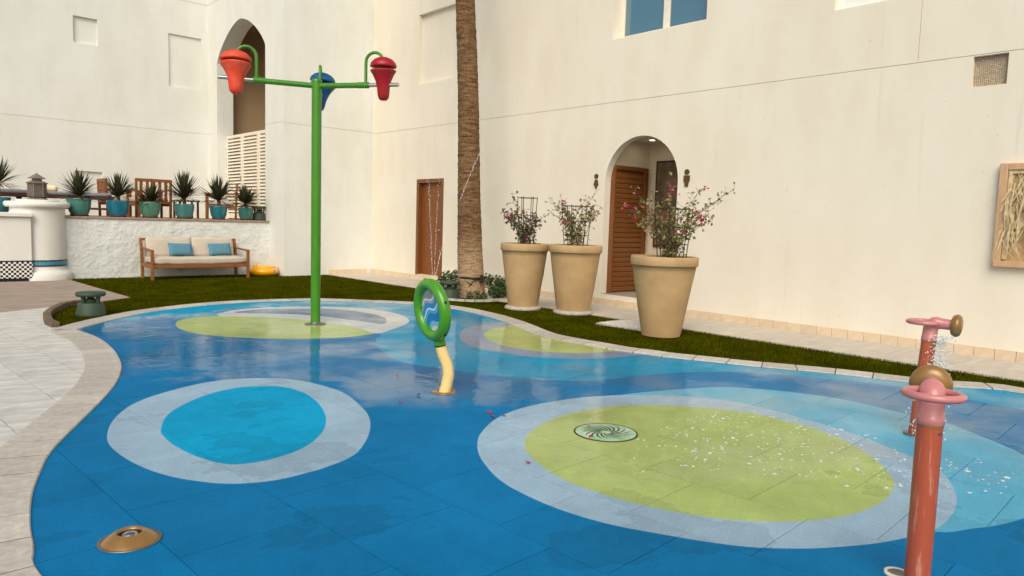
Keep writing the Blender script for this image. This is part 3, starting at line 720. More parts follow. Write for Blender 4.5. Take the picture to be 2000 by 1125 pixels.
mirror = MB().box((vx-0.02, 7.66, 1.80), (0.03, 1.0, 1.55), 0.004).build('picture_frame', M_DARKWOOD, bld, True)
MB().box((vx-0.037, 7.66, 1.80), (0.006, 0.92, 1.47)).build('picture', pm('sepia_print', S(150, 132, 104), 0.2, 0.4, 2.2, col2=S(84, 74, 56)), mirror)
em = bpy.data.materials.new('lit_downlight'); em.use_nodes = True; eb = em.node_tree.nodes['Principled BSDF']; eb.inputs['Emission Color'].default_value = (1, 0.9, 0.75, 1); eb.inputs['Emission Strength'].default_value = 22
dl = MB().lathe([(0.075, 0), (0.075, -0.012), (0.055, -0.012), (0.05, -0.004)], 20, (10.41, 7.95, vz-0.001)).build('downlight', M_WHITEP, bld, True)
MB().lathe([(0.0, 0), (0.05, 0)], 20, (10.41, 7.95, vz-0.006)).build('lamp', em, dl)
# window with two panes
m = MB(); wx = Xw+0.225; ya, yb, za, zb = 6.47, 8.30, 4.52, 6.4; t = 0.075
for yy in (ya+t/2, yb-t/2): m.box((wx, yy, (za+zb)/2), (0.06, t, zb-za-0.004), 0.005)
m.box((wx, 7.36, (za+zb)/2), (0.058, 0.12, zb-za-2*t), 0.005)
for zz in (za+t/2, zb-t/2): m.box((wx, (ya+yb)/2, zz), (0.056, yb-ya-2*t, t), 0.005)
win = m.build('window', M_WHITEP, bld, True)
for c, w in ((6.925, 0.77), (7.8225, 0.825)): MB().box((wx+0.005, c, (za+zb)/2), (0.012, w, zb-za-2*t)).build('pane', M_GLASS, win)
MB().box((wx-0.06, (ya+yb)/2, za+0.008), (0.16, yb-ya-0.01, 0.016)).build('sill', M_WHITEP, win)
# tiled vent recess
vent_m = pm('mosaic_vent', S(182, 162, 138), 0.7, 0.3, 30)
vn = plate('vent', tR, rect(2.49, 2.86, 3.10, 3.46), 0.07, vent_m)
m = MB()
for i in range(16):
    for j in range(16):
        s_ = random.choice((0.012, 0.014, 0.017)); m.box((Xw+0.066, 2.51+0.33*(i+.5)/16, 3.12+0.325*(j+.5)/16), (0.006, s_, s_))
tag(m.build('vent_mosaic', pm('vent_tessera', S(212, 194, 168), 0.6, 0.2, 60), vn), kind='stuff')
# skirting tiles
st = MB().box((0, 0, 0), (0.018, 0.204, 0.118), 0.002).mesh('skirting_tile', M_SKIRT)
y = Y1-0.022
while y > 1.3:
    yc = y-0.104
    if not (12.98 > yc+0.1 and yc < 12) or True:
        o = piece(st, 'skirting_tile', bld, (Xw-0.0085-Xw, yc-Y1, 0.061+random.uniform(-.0005, .0005)))
    y -= 0.2085
x = 8.47
while x < Xw-0.15:
    piece(st, 'skirting_tile', bld, (x+0.104-Xw, -0.0085, 0.0611), (0, 0, PI/2)); x += 0.2085

# restroom signs, wall cabinet with dried palm
def sign(y, z, skirt, label):
    o = thing('restroom_sign', (Xw-0.004, y, z), label, 'sign', group='restroom pictograms by the arch')
    def pl(poly): 
        n = len(poly); m.add([(0, a, b) for a, b in poly]+[(-0.012, a, b) for a, b in poly], [tuple(range(n)), tuple(range(n, 2*n))[::-1]]+[(i, (i+1) % n, n+(i+1) % n, n+i) for i in range(n)])
    m = MB(); pl([(0.045*math.cos(a*PI/8), 0.205+0.042*math.sin(a*PI/8)) for a in range(16)]); m.build('head', M_SIGN, o)
    m = MB()
    if skirt: pl([(-0.03, 0.145), (0.03, 0.145), (0.055, 0.05), (0.025, 0.045), (0.022, 0), (-0.022, 0), (-0.025, 0.045), (-0.055, 0.05)])
    else: pl([(-0.055, 0.15), (0.055, 0.15), (0.055, 0.055), (0.034, 0.05), (0.032, -0.02), (-0.032, -0.02), (-0.034, 0.05), (-0.055, 0.055)])
    m.build('body', M_SIGN, o)
sign(8.535, 2.03, True, 'bronze woman pictogram on the wall left of the arched doorway')
sign(6.67, 2.05, False, 'bronze man pictogram on the wall right of the arched doorway')
cab = thing('wall_frame', (Xw, 1.97, 1.06), 'wooden wall frame holding dried palm leaves on the cream wall', 'wall frame')
m = MB()
for yy in (-0.46, 0.46): m.box((-0.04, yy, 0.58), (0.078, 0.08, 1.155), 0.006)
m.box((-0.04, 0, 1.12), (0.076, 0.838, 0.075), 0.006).box((-0.045, 0, 0.035), (0.09, 0.98, 0.07), 0.006); m.build('frame', pm('pale_wood', S(206, 168, 130), 0.6, 0.12, 6, stretch=(6, 6, 1)), cab)
m = MB()
for yy in (-0.395, 0.395): m.box((-0.035, yy, 0.585), (0.05, 0.04, 1.0), 0.004)
m.box((-0.035, 0, 1.06), (0.05, 0.75, 0.04), 0.004).build('inner_frame', M_STRAW, cab)
MB().box((-0.01, 0, 0.57), (0.016, 0.84, 1.03)).build('backing', pm('back_board', S(196, 164, 118), 0.8), cab)
m = MB()
for k in range(330):
    yy = random.uniform(-0.42, 0.44); z = random.uniform(0.25, 1.05); L_ = random.uniform(0.2, 0.5); a = random.uniform(-0.5, 0.5); w = random.uniform(0.004, 0.009)
    xo = -random.uniform(0.03, 0.11)
    p0 = Vector((xo, yy, z)); p1 = p0+Vector((-0.02, math.sin(a)*L_*0.5, -math.cos(a)*L_*0.5)); p2 = p1+Vector((0.015, math.sin(a*1.7)*L_*0.5, -math.cos(a*1.7)*L_*0.5))
    if p2.z < -0.02: continue
    m.add([p0+Vector((0, -w, 0)), p0+Vector((0, w, 0)), p1+Vector((0, w, 0)), p1+Vector((0, -w, 0)), p2], [(0, 1, 2, 3), (3, 2, 4)])
tag(m.build('dried_leaves', M_STRAW, cab), kind='stuff')

# ------------------------------------------------------------------ raised terrace, low wall, round pillar
ter = thing('terrace_wall', (3, Yt, 0), 'rough white plastered retaining wall behind the bench', 'wall')
m = MB(); nx, nz = 260, 72; v = []
for j in range(nz+1):
    for i in range(nx+1):
        x = 2.9+(X1-2.9)*i/nx; z = -0.06+(TZ-0.03+0.06)*j/nz
        d = 0.010*mnoise.noise(Vector((x*5, z*5, 3)))-0.011*abs(mnoise.noise(Vector((x*11, z*13, 9))))-0.009*abs(mnoise.noise(Vector((x*25, z*27, 4))))+0.01
        v.append((x, Yt+d, z))
m.add(v, [(j*(nx+1)+i, j*(nx+1)+i+1, (j+1)*(nx+1)+i+1, (j+1)*(nx+1)+i) for j in range(nz) for i in range(nx)], True).build('plaster_face', M_ROUGH, ter, True)
MB().box((1.15+2.5, Yt+0.16, TZ-0.022), (7.37, 0.36, 0.044), 0.006).build('ledge', pm('terracotta_edge', S(170, 140, 122), 0.8, 0.15, 8), ter, True)
tf = MB().add([(-6, Yt+0.33, TZ-0.004), (X1, Yt+0.33, TZ-0.004), (X1, Y0, TZ-0.004), (-6, Y0, TZ-0.004)], [(0, 1, 2, 3)]).build('terrace_floor', pm('terrace_tiles', S(150, 122, 106), 0.8, 0.15, 3))
tag(tf, 'raised terrace floor behind the row of potted plants', 'terrace', kind='structure')
lw = thing('low_wall', (1.0, 16.6, 0), 'low white wall with checkered black and white tiles, left of the pillar', 'wall')
MB().box((-0.6, 16.62, 0.6), (6.2, 0.5, 1.22), 0.01).build('wall', M_PILLAR, lw, True)
MB().box((-0.6, 16.60, 1.255), (6.24, 0.58, 0.08), 0.015, 2).build('ledge', M_PILLAR, lw, True)
def checker():
    m = bpy.data.materials.new('checker_mosaic'); m.use_nodes = True; N = m.node_tree.nodes; L = m.node_tree.links; b = N['Principled BSDF']; b.inputs['Roughness'].default_value = 0.25
    g_ = N.new('ShaderNodeNewGeometry'); mp = N.new('ShaderNodeMapping'); mp.inputs['Location'].default_value = (0.013, 0.02, 0.0); mp.inputs['Scale'].default_value = (1, 0, 1); L.new(g_.outputs['Position'], mp.inputs[0])
    c = N.new('ShaderNodeTexChecker'); c.inputs['Scale'].default_value = 24; c.inputs['Color1'].default_value = (0.8, 0.78, 0.75, 1); c.inputs['Color2'].default_value = (0.015, 0.012, 0.02, 1)
    L.new(mp.outputs[0], c.inputs[0]); L.new(c.outputs[0], b.inputs['Base Color']); return m
MB().box((-0.6, 16.363, 0.215), (6.2, 0.012, 0.31)).build('mosaic', checker(), lw, True)
m = MB().box((-0.6, 16.362, 0.382), (6.2, 0.016, 0.022)); m.build('trim', M_NAVY, lw, True)
bt = MB().box((0, 0, 0), (0.062, 0.016, 0.062), 0.003).mesh('base_tile', M_NAVY)
for k in range(22): piece(bt, 'base_tile', lw, (1.28-k*0.066+0.12, 16.36-16.6, 0.031))
pil = thing('pillar', (2.69, 16.90, 0), 'stout round white pillar with a blue tile band and rounded cap', 'pillar')
MB().lathe([(0.58, -0.05), (0.585, 0.02), (0.575, 0.10), (0.545, 0.155), (0.50, 0.175), (0.485, 0.19), (0.475, 0.26)], 56).build('base', M_PILLAR, pil)
MB().lathe([(0.475, 0.26), (0.472, 0.40), (0.470, 0.8), (0.462, 1.34), (0.462, 1.42)], 56).build('shaft', M_PILLAR, pil)
MB().lathe([(0.40, 1.40), (0.53, 1.405), (0.553, 1.435), (0.556, 1.475), (0.54, 1.508), (0.50, 1.515), (0.0, 1.516)], 56).build('cap', M_PILLAR, pil)
MB().lathe([(0.35, 1.51), (0.36, 1.515), (0.36, 1.545), (0.35, 1.553), (0.0, 1.554)], 40).build('cap_disc', M_PILLAR, pil)
m = MB(); tb = None
for k in range(48):
    a0, a1 = 2*PI*k/48+0.006, 2*PI*(k+1)/48-0.006
    if not (PI*0.95 < (a0 % (2*PI)) < 2*PI*0.99): continue
    mm = MB(); rr = 0.482
    mm.add([(rr*math.cos(a), rr*math.sin(a), z) for a in (a0, a1) for z in (0.292, 0.366)]+[(0.47*math.cos(a), 0.47*math.sin(a), z) for a in (a0, a1) for z in (0.292, 0.366)],
           [(0, 2, 3, 1), (4, 5, 7, 6), (0, 1, 5, 4), (2, 6, 7, 3), (1, 3, 7, 5), (0, 4, 6, 2)])
    mm.build('band_tile', M_TILEB, pil)
for z in (0.268, 0.370): MB().lathe([(0.47, z), (0.484, z), (0.484, z+0.02), (0.47, z+0.02)], 56, smooth=False).build('band_edge', M_NAVY, pil)
lan = thing('lantern', (2.69, 16.88, 1.556), 'weathered metal hexagonal lantern standing on the round pillar', 'lantern')
MB().lathe([(0.0, 0), (0.17, 0), (0.17, 0.025), (0.12, 0.03), (0.11, 0.055), (0.165, 0.06), (0.175, 0.075), (0, 0.075)], 6, smooth=False).build('foot', M_LANTERN, lan)
MB().lathe([(0.150, 0.07), (0.150, 0.315)], 6, smooth=False).build('pierced_panel', pm('pierced_metal', S(118, 98, 82), 0.6, 0.5, 70), lan)
m = MB()
for k in range(6):
    a = k*PI/3; m.tube([(0.155*math.cos(a), 0.155*math.sin(a), 0.07), (0.155*math.cos(a), 0.155*math.sin(a), 0.315)], 0.011, 6)
m.build('post', M_LANTERN, lan)
m = MB()
for k in range(6):
    a, b = k*PI/3, (k+1)*PI/3; A = Vector((0.152*math.cos(a), 0.152*math.sin(a), 0)); B = Vector((0.152*math.cos(b), 0.152*math.sin(b), 0))
    for q in range(-6, 12):
        for sgn in (1, -1):
            t0, t1 = q/10, q/10+0.55*sgn+(0 if sgn > 0 else 0)
            pts = []
            for s_ in range(9):
                t = t0+(t1-t0)*s_/8
                if 0.04 < t < 0.96: pts.append(A.lerp(B, t)+Vector((0, 0, 0.08+0.225*s_/8)))
            if len(pts) > 1: m.tube([pts[0], pts[-1]], 0.0035, 3, False)
tag(m.build('lattice', M_LANTERN, lan), kind='stuff')
MB().lathe([(0.185, 0.312), (0.19, 0.325), (0.10, 0.36), (0.085, 0.365), (0.085, 0.405), (0.15, 0.405), (0.152, 0.415), (0.012, 0.505), (0.008, 0.52), (0, 0.522)], 6, smooth=False).build('roof', M_LANTERN, lan)

# ------------------------------------------------------------------ bench with cushions, pool float
def cushion(w, d, h, bev, seed=0, sag=0.0, wr=0.006):
    b = bmesh.new(); bmesh.ops.create_cube(b, size=1)
    for p in b.verts: p.co = Vector((p.co.x*w, p.co.y*d, p.co.z*h))
    bmesh.ops.subdivide_edges(b, edges=b.edges[:], cuts=14, use_grid_fill=True)
    for p in b.verts:
        x, y, z = p.co.x/(w/2), p.co.y/(d/2), p.co.z/(h/2)
        inner = Vector((max(-w/2+bev, min(w/2-bev, p.co.x)), max(-d/2+bev, min(d/2-bev, p.co.y)), max(-h/2+bev, min(h/2-bev, p.co.z))))
        q = p.co-inner
        if q.length > 1e-6: p.co = inner+q.normalized()*bev
        n_ = mnoise.noise(Vector((p.co.x*5+seed, p.co.y*7, p.co.z*4)))
        p.co += Vector((0, n_*wr, n_*wr)); p.co.z -= sag*(1-x*x)*(1 if z < 0 else 0.5)
    return MB().bm(b, True)
def pillow(w, h, t, n=14):
    v = []; f = []
    for s_ in (1, -1):
        k = len(v)
        for j in range(n+1):
            for i in range(n+1):
                a, b = -1+2*i/n, -1+2*j/n; th = t*(max(0, (1-a**4))*(max(0, 1-b**4)))**0.55
                pin = 1-0.06*(1-b*b)*abs(a)**3; pin2 = 1-0.06*(1-a*a)*abs(b)**3
                v.append((a*w/2*pin, -s_*th/2, b*h/2*pin2))
        for j in range(n):
            for i in range(n):
                q = (k+j*(n+1)+i, k+j*(n+1)+i+1, k+(j+1)*(n+1)+i+1, k+(j+1)*(n+1)+i); f.append(q if s_ > 0 else q[::-1])
    return MB().add(v, f, True)
BX, BY = 5.45, 15.80
bench = thing('garden_bench', (BX, BY, -0.012), 'wooden garden sofa with beige cushions on the lawn against the rough white wall', 'bench')
HW = 0.985
for sx in (-1, 1):
    x = sx*HW
    MB().bar((x, 0, 0), (x, 0, 0.60), 0.055, 0.06).build('leg', M_WOOD, bench)
    MB().bar((x, 0.68, 0), (x, 0.72, 0.52), 0.055, 0.06).bar((x, 0.715, 0.50), (x, 0.80, 0.84), 0.053, 0.058).build('leg', M_WOOD, bench)
    MB().bar((x, -0.03, 0.605), (x, 0.74, 0.64), 0.06, 0.034).build('armrest', M_WOOD, bench)
    MB().bar((x, 0.02, 0.29), (x, 0.68, 0.29), 0.04, 0.085).build('side_rail', M_WOOD, bench)
MB().bar((-HW+0.03, 0, 0.29), (HW-0.03, 0, 0.29), 0.035, 0.08).build('front_rail', M_WOOD, bench)
MB().bar((-HW+0.03, 0.69, 0.29), (HW-0.03, 0.69, 0.29), 0.035, 0.08).build('rear_rail', M_WOOD, bench)
MB().bar((-HW+0.03, 0.795, 0.815), (HW-0.03, 0.795, 0.815), 0.04, 0.05).build('top_rail', M_WOOD, bench)
for k in range(9): MB().box((-0.88+k*0.22, 0.35, 0.318), (0.07, 0.66, 0.018), 0.003).build('seat_slat', M_WOOD, bench)
for k in range(12): MB().bar((-0.88+k*0.16, 0.72, 0.34), (-0.88+k*0.16, 0.79, 0.79), 0.05, 0.018).build('back_slat', M_WOOD, bench)
o = cushion(1.93, 0.66, 0.145, 0.05, 3, 0.018, 0.014).build('seat_cushion', M_FAB, bench); o.location = (0, 0.30, 0.405)
for sx in (-1, 1):
    o = cushion(0.90, 0.15, 0.42, 0.06, 7*sx, 0, 0.012).build('back_cushion', M_FAB, bench); o.location = (sx*0.455-0.03, 0.60, 0.655); o.rotation_euler = (math.radians(-13), 0, sx*0.01)
for nm, x, lab, rz in (('l', -0.30, 'left blue rectangular throw pillow on the wooden garden sofa', 0.03), ('r', 0.53, 'right blue rectangular throw pillow on the wooden garden sofa', -0.03)):
    o = pillow(0.50, 0.28, 0.13).build('throw_pillow', M_BLUEFAB); o.location = (BX+x, BY+0.43, 0.605); o.rotation_euler = (math.radians(-20), rz*0.8, rz)
    tag(o, lab, 'pillow', 'blue pillows on the sofa')
fl = thing('pool_float', (7.00, 16.28, -0.01), 'deflating yellow pool float lying by the wall beside the sofa', 'pool float')
MB().torus((0, 0, 0.10), 0.22, 0.105, n=36, k=14, sz=0.9).build('ring', M_YELLOW, fl)
MB().torus((0, 0, 0.19), 0.20, 0.06, n=36, k=10, sz=0.7).build('upper_ring', M_YELLOW, fl)
MB().ball((-0.20, 0.0, 0.235), 0.055, 2, (0.8, 0.8, 1)).build('fin', M_YELLOW, fl)
MB().ball((0.25, -0.06, 0.165), 0.075, 2, (0.75, 0.9, 0.9)).build('snout', M_VINYLW, fl)
for a, b in ((-0.02, 0.215), (0.11, 0.15)):
    e_ = MB().lathe([(0, 0.012), (0.022, 0.008), (0.026, 0)], 14, T=Matrix.Translation((a, -0.245 if b > .2 else -0.30, b)) @ Matrix.Rotation(math.radians(70), 4, 'X')).build('spot', M_VINYLW, fl)
    MB().ball((a, (-0.257 if b > .2 else -0.312), b+0.004), 0.008, 1).build('pupil', M_BLACK, e_)

# ------------------------------------------------------------------ potted yuccas on the terrace
def yucca(rad, n, seed, up_=0.2, lean=(0, 0)):
    R = random.Random(seed); m = MB()
    for k in range(n):
        el = math.radians(R.choice((R.uniform(-12, 35), R.uniform(15, 88), R.uniform(30, 85)))); az = R.uniform(0, 2*PI)
        L_ = rad*R.uniform(0.95, 1.45); w = R.uniform(0.012, 0.019); d = Vector((math.cos(az)*math.cos(el)+lean[0], math.sin(az)*math.cos(el)+lean[1], math.sin(el))).normalized()
        s_ = d.cross(Vector((0, 0, 1)))
        if s_.length < .1: s_ = Vector((1, 0, 0))
        s_.normalize(); dr_ = Vector((0, 0, -1)) * L_*0.12*math.cos(el)
        p0 = d*0.03; p1 = d*L_*0.4; p2 = d*L_*0.75+dr_*0.5; p3 = d*L_+dr_
        nn = s_.cross(d)*0.3*w
        m.add([p0-s_*w*.7, p0+s_*w*.7, p1-s_*w, p1+nn*-1, p1+s_*w, p2-s_*w*.8, p2+s_*w*.8, p3], [(0, 1, 4, 3), (0, 3, 2), (2, 3, 6, 5), (3, 4, 6), (5, 6, 7)])
    return m
pots = [ # px, bottom py, half-width, height, kind, glaze, foliage radius, stem height, label, facets
    (155, 418, 0.22, 0.36, 0, 0.43, 0.10, 'spiky yucca in a plain sea green pot beside the round pillar', 'lip'),
    (231, 421, 0.215, 0.35, 1, 0.42, 0.12, 'spiky yucca in a smooth bright blue pot left of the slatted chair', 'plain'),
    (293, 422, 0.21, 0.345, 2, 0.36, 0.06, 'low yucca in a pale green dimpled pot in front of the slatted chair', 'dimple'),
    (360, 424, 0.205, 0.33, 3, 0.50, 0.16, 'tallest yucca in an aqua dimpled pot between the wooden chairs', 'dimple'),
    (427, 427, 0.19, 0.31, 4, 0.46, 0.16, 'drooping yucca in a teal blue pot before the right-hand chair', 'plain'),
    (480, 429, 0.17, 0.29, 5, 0.40, 0.13, 'yucca in the smallest teal pot next to the green terrace speaker', 'lip')]
def pot_parts(t, hw, h, mat, kind):
    prof = [(0.0, 0.02), (hw*0.66, 0.02), (hw*0.70, 0.03), (hw*0.86, h*0.30), (hw*0.97, h*0.62), (hw*1.0, h*0.86)]
    if kind == 'lip': prof += [(hw*1.0, h*0.9), (hw*1.07, h*0.93), (hw*1.08, h*0.985), (hw*1.04, h), (hw*0.94, h*0.98), (hw*0.92, h*0.85)]
    else: prof += [(hw*1.02, h*0.93), (hw*1.02, h*0.985), (hw*0.99, h), (hw*0.92, h*0.98), (hw*0.90, h*0.85)]
    p = MB().lathe(prof, 36).build('pot', mat, t)
    MB().lathe([(0, 0.0), (hw*0.72, 0), (hw*0.80, 0.028), (hw*0.76, 0.03), (0, 0.012)], 28).build('saucer', M_DARKWOOD, t)
    MB().lathe([(0, h*0.88), (hw*0.91, h*0.87)], 24).build('soil', M_SOIL, t)
    if kind == 'dimple':
        m = MB()
        for j in range(6):
            z = h*(0.22+0.11*j); r_ = hw*(0.80+0.19*min(1, (z/h-0.15)/0.5))+0.001
            for k in range(26):
                a = 2*PI*(k+0.5*(j % 2))/26; m.ball((r_*math.cos(a), r_*math.sin(a), z), 0.014, 1, (0.8, 0.8, 0.7))
        tag(m.build('dimples', mat, p), kind='stuff')
for i, (px, py, hw, h, gz, fr, sh_, lab, kd) in enumerate(pots):
    loc = PY(px, py, 17.02); t = thing('potted_yucca', (loc.x, 17.02, TZ), lab, 'potted plant', group='potted yuccas along the terrace edge')
    pot_parts(t, hw, h, M_POTS[gz], kd)
    z = h*0.87
    MB().tube([(0, 0, z-0.02), (0.01, 0, z+sh_*0.6), (0.0, 0.01, z+sh_+0.03)], [0.04, 0.034, 0.04], 9).build('stem', M_YSTEM, t)
    o = yucca(fr, 150 if i != 2 else 130, 20+i, lean=((0, 0), (0, 0), (0.15, 0), (0, 0), (-0.1, 0), (0, 0))[i]).build('leaves', M_YUCCA, t); o.location = (0.04 if i == 2 else 0, 0, z+sh_); tag(o, kind='stuff')
    if i == 2:
        o = yucca(0.20, 45, 99).build('offshoot', M_YUCCA, t); o.location = (-0.13, -0.02, z+0.03); tag(o, kind='stuff')
loc = Vector((PY(-4, 345, 17.7).x, 17.7, TZ)); t = thing('potted_yucca', loc, 'spiky yucca at the left photo edge, above the low checkered wall', 'potted plant', group='potted yuccas along the terrace edge')
pot_parts(t, 0.2, 0.34, M_POTS[4], 'plain'); MB().tube([(0, 0, 0.28), (0, 0.0, 0.62)], 0.035, 8).build('stem', M_YSTEM, t); o = yucca(0.46, 115, 51).build('leaves', M_YUCCA, t); o.location = (0, 0, 0.60); tag(o, kind='stuff')

# terrace furniture
def armchair(name, loc, rz, label):
    t = thing(name, loc, label, 'chair', rz, 'wooden terrace armchairs'); w = 0.36
    for sx in (-1, 1):
        MB().bar((sx*w, -0.33, 0), (sx*w, -0.33, 0.60), 0.05, 0.05).build('leg', M_WOOD, t); MB().bar((sx*w, 0.33, 0), (sx*w, 0.36, 0.86), 0.05, 0.05).build('leg', M_WOOD, t)
        MB().bar((sx*w, -0.37, 0.615), (sx*w, 0.36, 0.63), 0.065, 0.03).build('armrest', M_WOOD, t); MB().bar((sx*w, -0.31, 0.30), (sx*w, 0.32, 0.30), 0.03, 0.07).build('side_rail', M_WOOD, t)
    MB().bar((-w, 0.355, 0.83), (w, 0.355, 0.83), 0.035, 0.07).build('top_rail', M_WOOD, t); MB().bar((-w, 0.335, 0.34), (w, 0.335, 0.34), 0.03, 0.06).build('rear_rail', M_WOOD, t); MB().bar((-w, -0.32, 0.30), (w, -0.32, 0.30), 0.03, 0.08).build('front_rail', M_WOOD, t)
    for k in range(5): MB().bar((-0.26+0.13*k, 0.335, 0.36), (-0.26+0.13*k, 0.352, 0.80), 0.065, 0.018).build('back_slat', M_WOOD, t)
    o = cushion(0.66, 0.62, 0.11, 0.045, 2).build('seat_cushion', M_FAB, t); o.location = (0, -0.01, 0.395)
    return t
p1 = PY(295, 420, 17.75)
ch = armchair('armchair', (p1.x+0.02, 17.95, TZ), PI, 'slatted wooden armchair seen from behind, behind the pale green dimpled pot')
p2 = PY(240, 420, 18.8); dup(ch, (p2.x-0.02, 19.0, TZ), PI*0.5, 'wooden armchair half hidden behind the bright blue pot')
p3 = PY(437, 420, 18.2); dup(ch, (p3.x+0.0, 18.35, TZ), -PI*0.62, 'wooden armchair in front of the white louvred gate')
p4 = PY(362, 420, 18.6); tb = thing('side_table', (p4.x+0.05, 18.7, TZ), 'low dark wooden side table between the terrace armchairs', 'table')
MB().box((0, 0, 0.42), (0.5, 0.5, 0.035), 0.004).build('table_top', M_DARKWOOD, tb)
for sx in (-1, 1):
    for sy in (-1, 1): MB().bar((sx*0.21, sy*0.21, 0), (sx*0.21, sy*0.21, 0.40), 0.045, 0.045).build('leg', M_DARKWOOD, tb)
def lounger(name, loc, rz, label):
    t = thing(name, loc, label, 'sun lounger', rz, 'sun loungers on the terrace')
    MB().box((0, 0, 0.40), (0.70, 1.9, 0.06), 0.006).build('frame', M_DARKWOOD, t)
    for sx in (-1, 1):
        for sy in (-1, 1): MB().bar((sx*0.3, sy*0.85, 0), (sx*0.3, sy*0.85, 0.38), 0.06, 0.06).build('leg', M_DARKWOOD, t)
        MB().bar((sx*0.3, -0.82, 0.16), (sx*0.3, 0.82, 0.16), 0.03, 0.05).build('stretcher', M_DARKWOOD, t)
    o = cushion(0.66, 1.86, 0.09, 0.04, 5).build('mattress', M_GREYFAB, t); o.location = (0, 0, 0.475)
    o = cushion(0.5, 0.34, 0.13, 0.06, 9, 0, 0.02).build('towel', M_TOWEL, t); o.location = (0, 0.3, 0.58)
    return t
a = PY(128, 392, 18.9); lg = lounger('sun_lounger', (a.x, 19.0, TZ), math.radians(78), 'dark wood sun lounger with folded towel, behind the sea green pot')
a = PY(-5, 392, 18.4); dup(lg, (a.x, 18.75, TZ), math.radians(86), 'dark wood sun lounger at the left photo edge behind the low wall')

# ------------------------------------------------------------------ garden speakers
def speaker(loc, rz, label):
    t = thing('garden_speaker', loc, label, 'speaker', rz, 'green mushroom garden speakers')
    MB().lathe([(0.0, 0.0), (0.185, 0.0), (0.18, 0.03), (0.15, 0.165), (0.145, 0.175), (0.10, 0.182), (0, 0.19)], 28).build('body', M_SPK, t)
    for k in range(4):
        a = k*PI/2+0.5; MB().tube([(0.115*math.cos(a), 0.115*math.sin(a), 0.17), (0.125*math.cos(a), 0.125*math.sin(a), 0.275)], 0.022, 8).build('post', M_SPK, t)
    MB().lathe([(0.0, 0.17), (0.10, 0.18), (0.03, 0.255), (0.0, 0.26)], 20).build('deflector', M_SPK, t)
    MB().lathe([(0.0, 0.262), (0.165, 0.265), (0.178, 0.275), (0.178, 0.31), (0.165, 0.32), (0, 0.325)], 28).build('cap', M_SPK, t)
    return t
s1 = G(178, 618); v1 = Vector((s1.x, s1.y)).normalized()*0.16
sp = speaker((s1.x+v1.x, s1.y+v1.y, -0.012), 0, 'green mushroom speaker in the lawn corner by the curved curb')
s2 = G(880, 584); dup(sp, (s2.x+0.05, s2.y+0.1, -0.012), 0.7, 'green mushroom speaker left of the palm trunk')
s3 = PY(510, 428, 17.0); dup(sp, (s3.x-0.02, 17.06, TZ), 0.3, 'green mushroom speaker on the terrace at the end of the pot row').scale = (0.92, 0.92, 1.05)

# ------------------------------------------------------------------ tipping bucket post
pc = G(616, 633); post = thing('bucket_post', (pc.x, pc.y, 0), 'tall green water play post with three tipping buckets on arms', 'water toy')
MB().tube([(0, 0, 0), (0, 0, 3.10)], 0.062, 28).build('pole', M_GREEN, post)
MB().lathe([(0.066, 3.085), (0.066, 3.108), (0.05, 3.118), (0, 3.12)], 24).build('cap', M_GREEN, post)
MB().lathe([(0.135, 0.001), (0.135, 0.007), (0.07, 0.010), (0.064, 0.03)], 28).build('base_plate', M_GREY, post)
def bucket(ang, L_, mat, tilt, k_, lab):
    d = Vector((math.cos(ang), math.sin(ang), 0)); z = 3.035
    am = MB().tube([d*0.05+Vector((0, 0, z)), d*(L_-0.20)+Vector((0, 0, z))], 0.034, 16)
    am.tube([d*(L_-0.34)+Vector((0, 0, z)), d*(L_-0.195)+Vector((0, 0, z))], 0.038, 16); arm = am.build('arm', M_GREEN, post)
    MB().tube([d*(L_-0.2)+Vector((0, 0, z)), d*(L_+0.20)+Vector((0, 0, z))], 0.024, 14).build('axle', M_STEEL, arm)
    pts = [d*(L_-0.235)+Vector((0, 0, z)), d*(L_-0.235)+Vector((0, 0, z+0.28))]
    for k in range(1, 9):
        a = PI*k/9; pts.append(d*(L_-0.235+0.115*(1-math.cos(a)))+Vector((0, 0, z+0.28+0.115*math.sin(a))))
    pts.append(d*(L_-0.005)+Vector((0, 0, z+0.26)))
    MB().tube(pts, 0.019, 12).build('feed_pipe', M_GREEN, arm)
    ax = Vector((-d.y, d.x, 0)); T = Matrix.Translation(d*L_+Vector((0, 0, z))) @ Matrix.Rotation(tilt, 4, d) @ Matrix.Diagonal((k_, k_, 1, 1))
    b = MB().lathe([(0, -0.19), (0.045, -0.185), (0.072, -0.16), (0.082, -0.12), (0.09, -0.03), (0.112, 0.05), (0.145, 0.115), (0.178, 0.16), (0.182, 0.172), (0.175, 0.178), (0.16, 0.168), (0.10, 0.03), (0, 0.0)], 36, T=T).build('bucket', mat, post)
    tag(b, lab)
    T2 = Matrix.Translation(d*L_+Vector((0, 0, z))) @ Matrix.Rotation(tilt*0.6, 4, d) @ Matrix.Diagonal((k_, k_, 1, 1))
    MB().lathe([(0, 0.205), (0.15, 0.206), (0.180, 0.212), (0.186, 0.224), (0.172, 0.262), (0.13, 0.303), (0.07, 0.328), (0, 0.336)], 36, T=T2).build('hood', mat, b)
bucket(math.radians(159), 0.955, M_ORANGE, 0.10, 1, 'orange red tipping bucket')
bucket(math.radians(305), 0.90, M_CRIMSON, 0.05, 0.88, 'crimson tipping bucket')
bucket(math.radians(59.5), 0.90, M_BLUEB, 0.18, 0.94, 'blue tipping bucket')

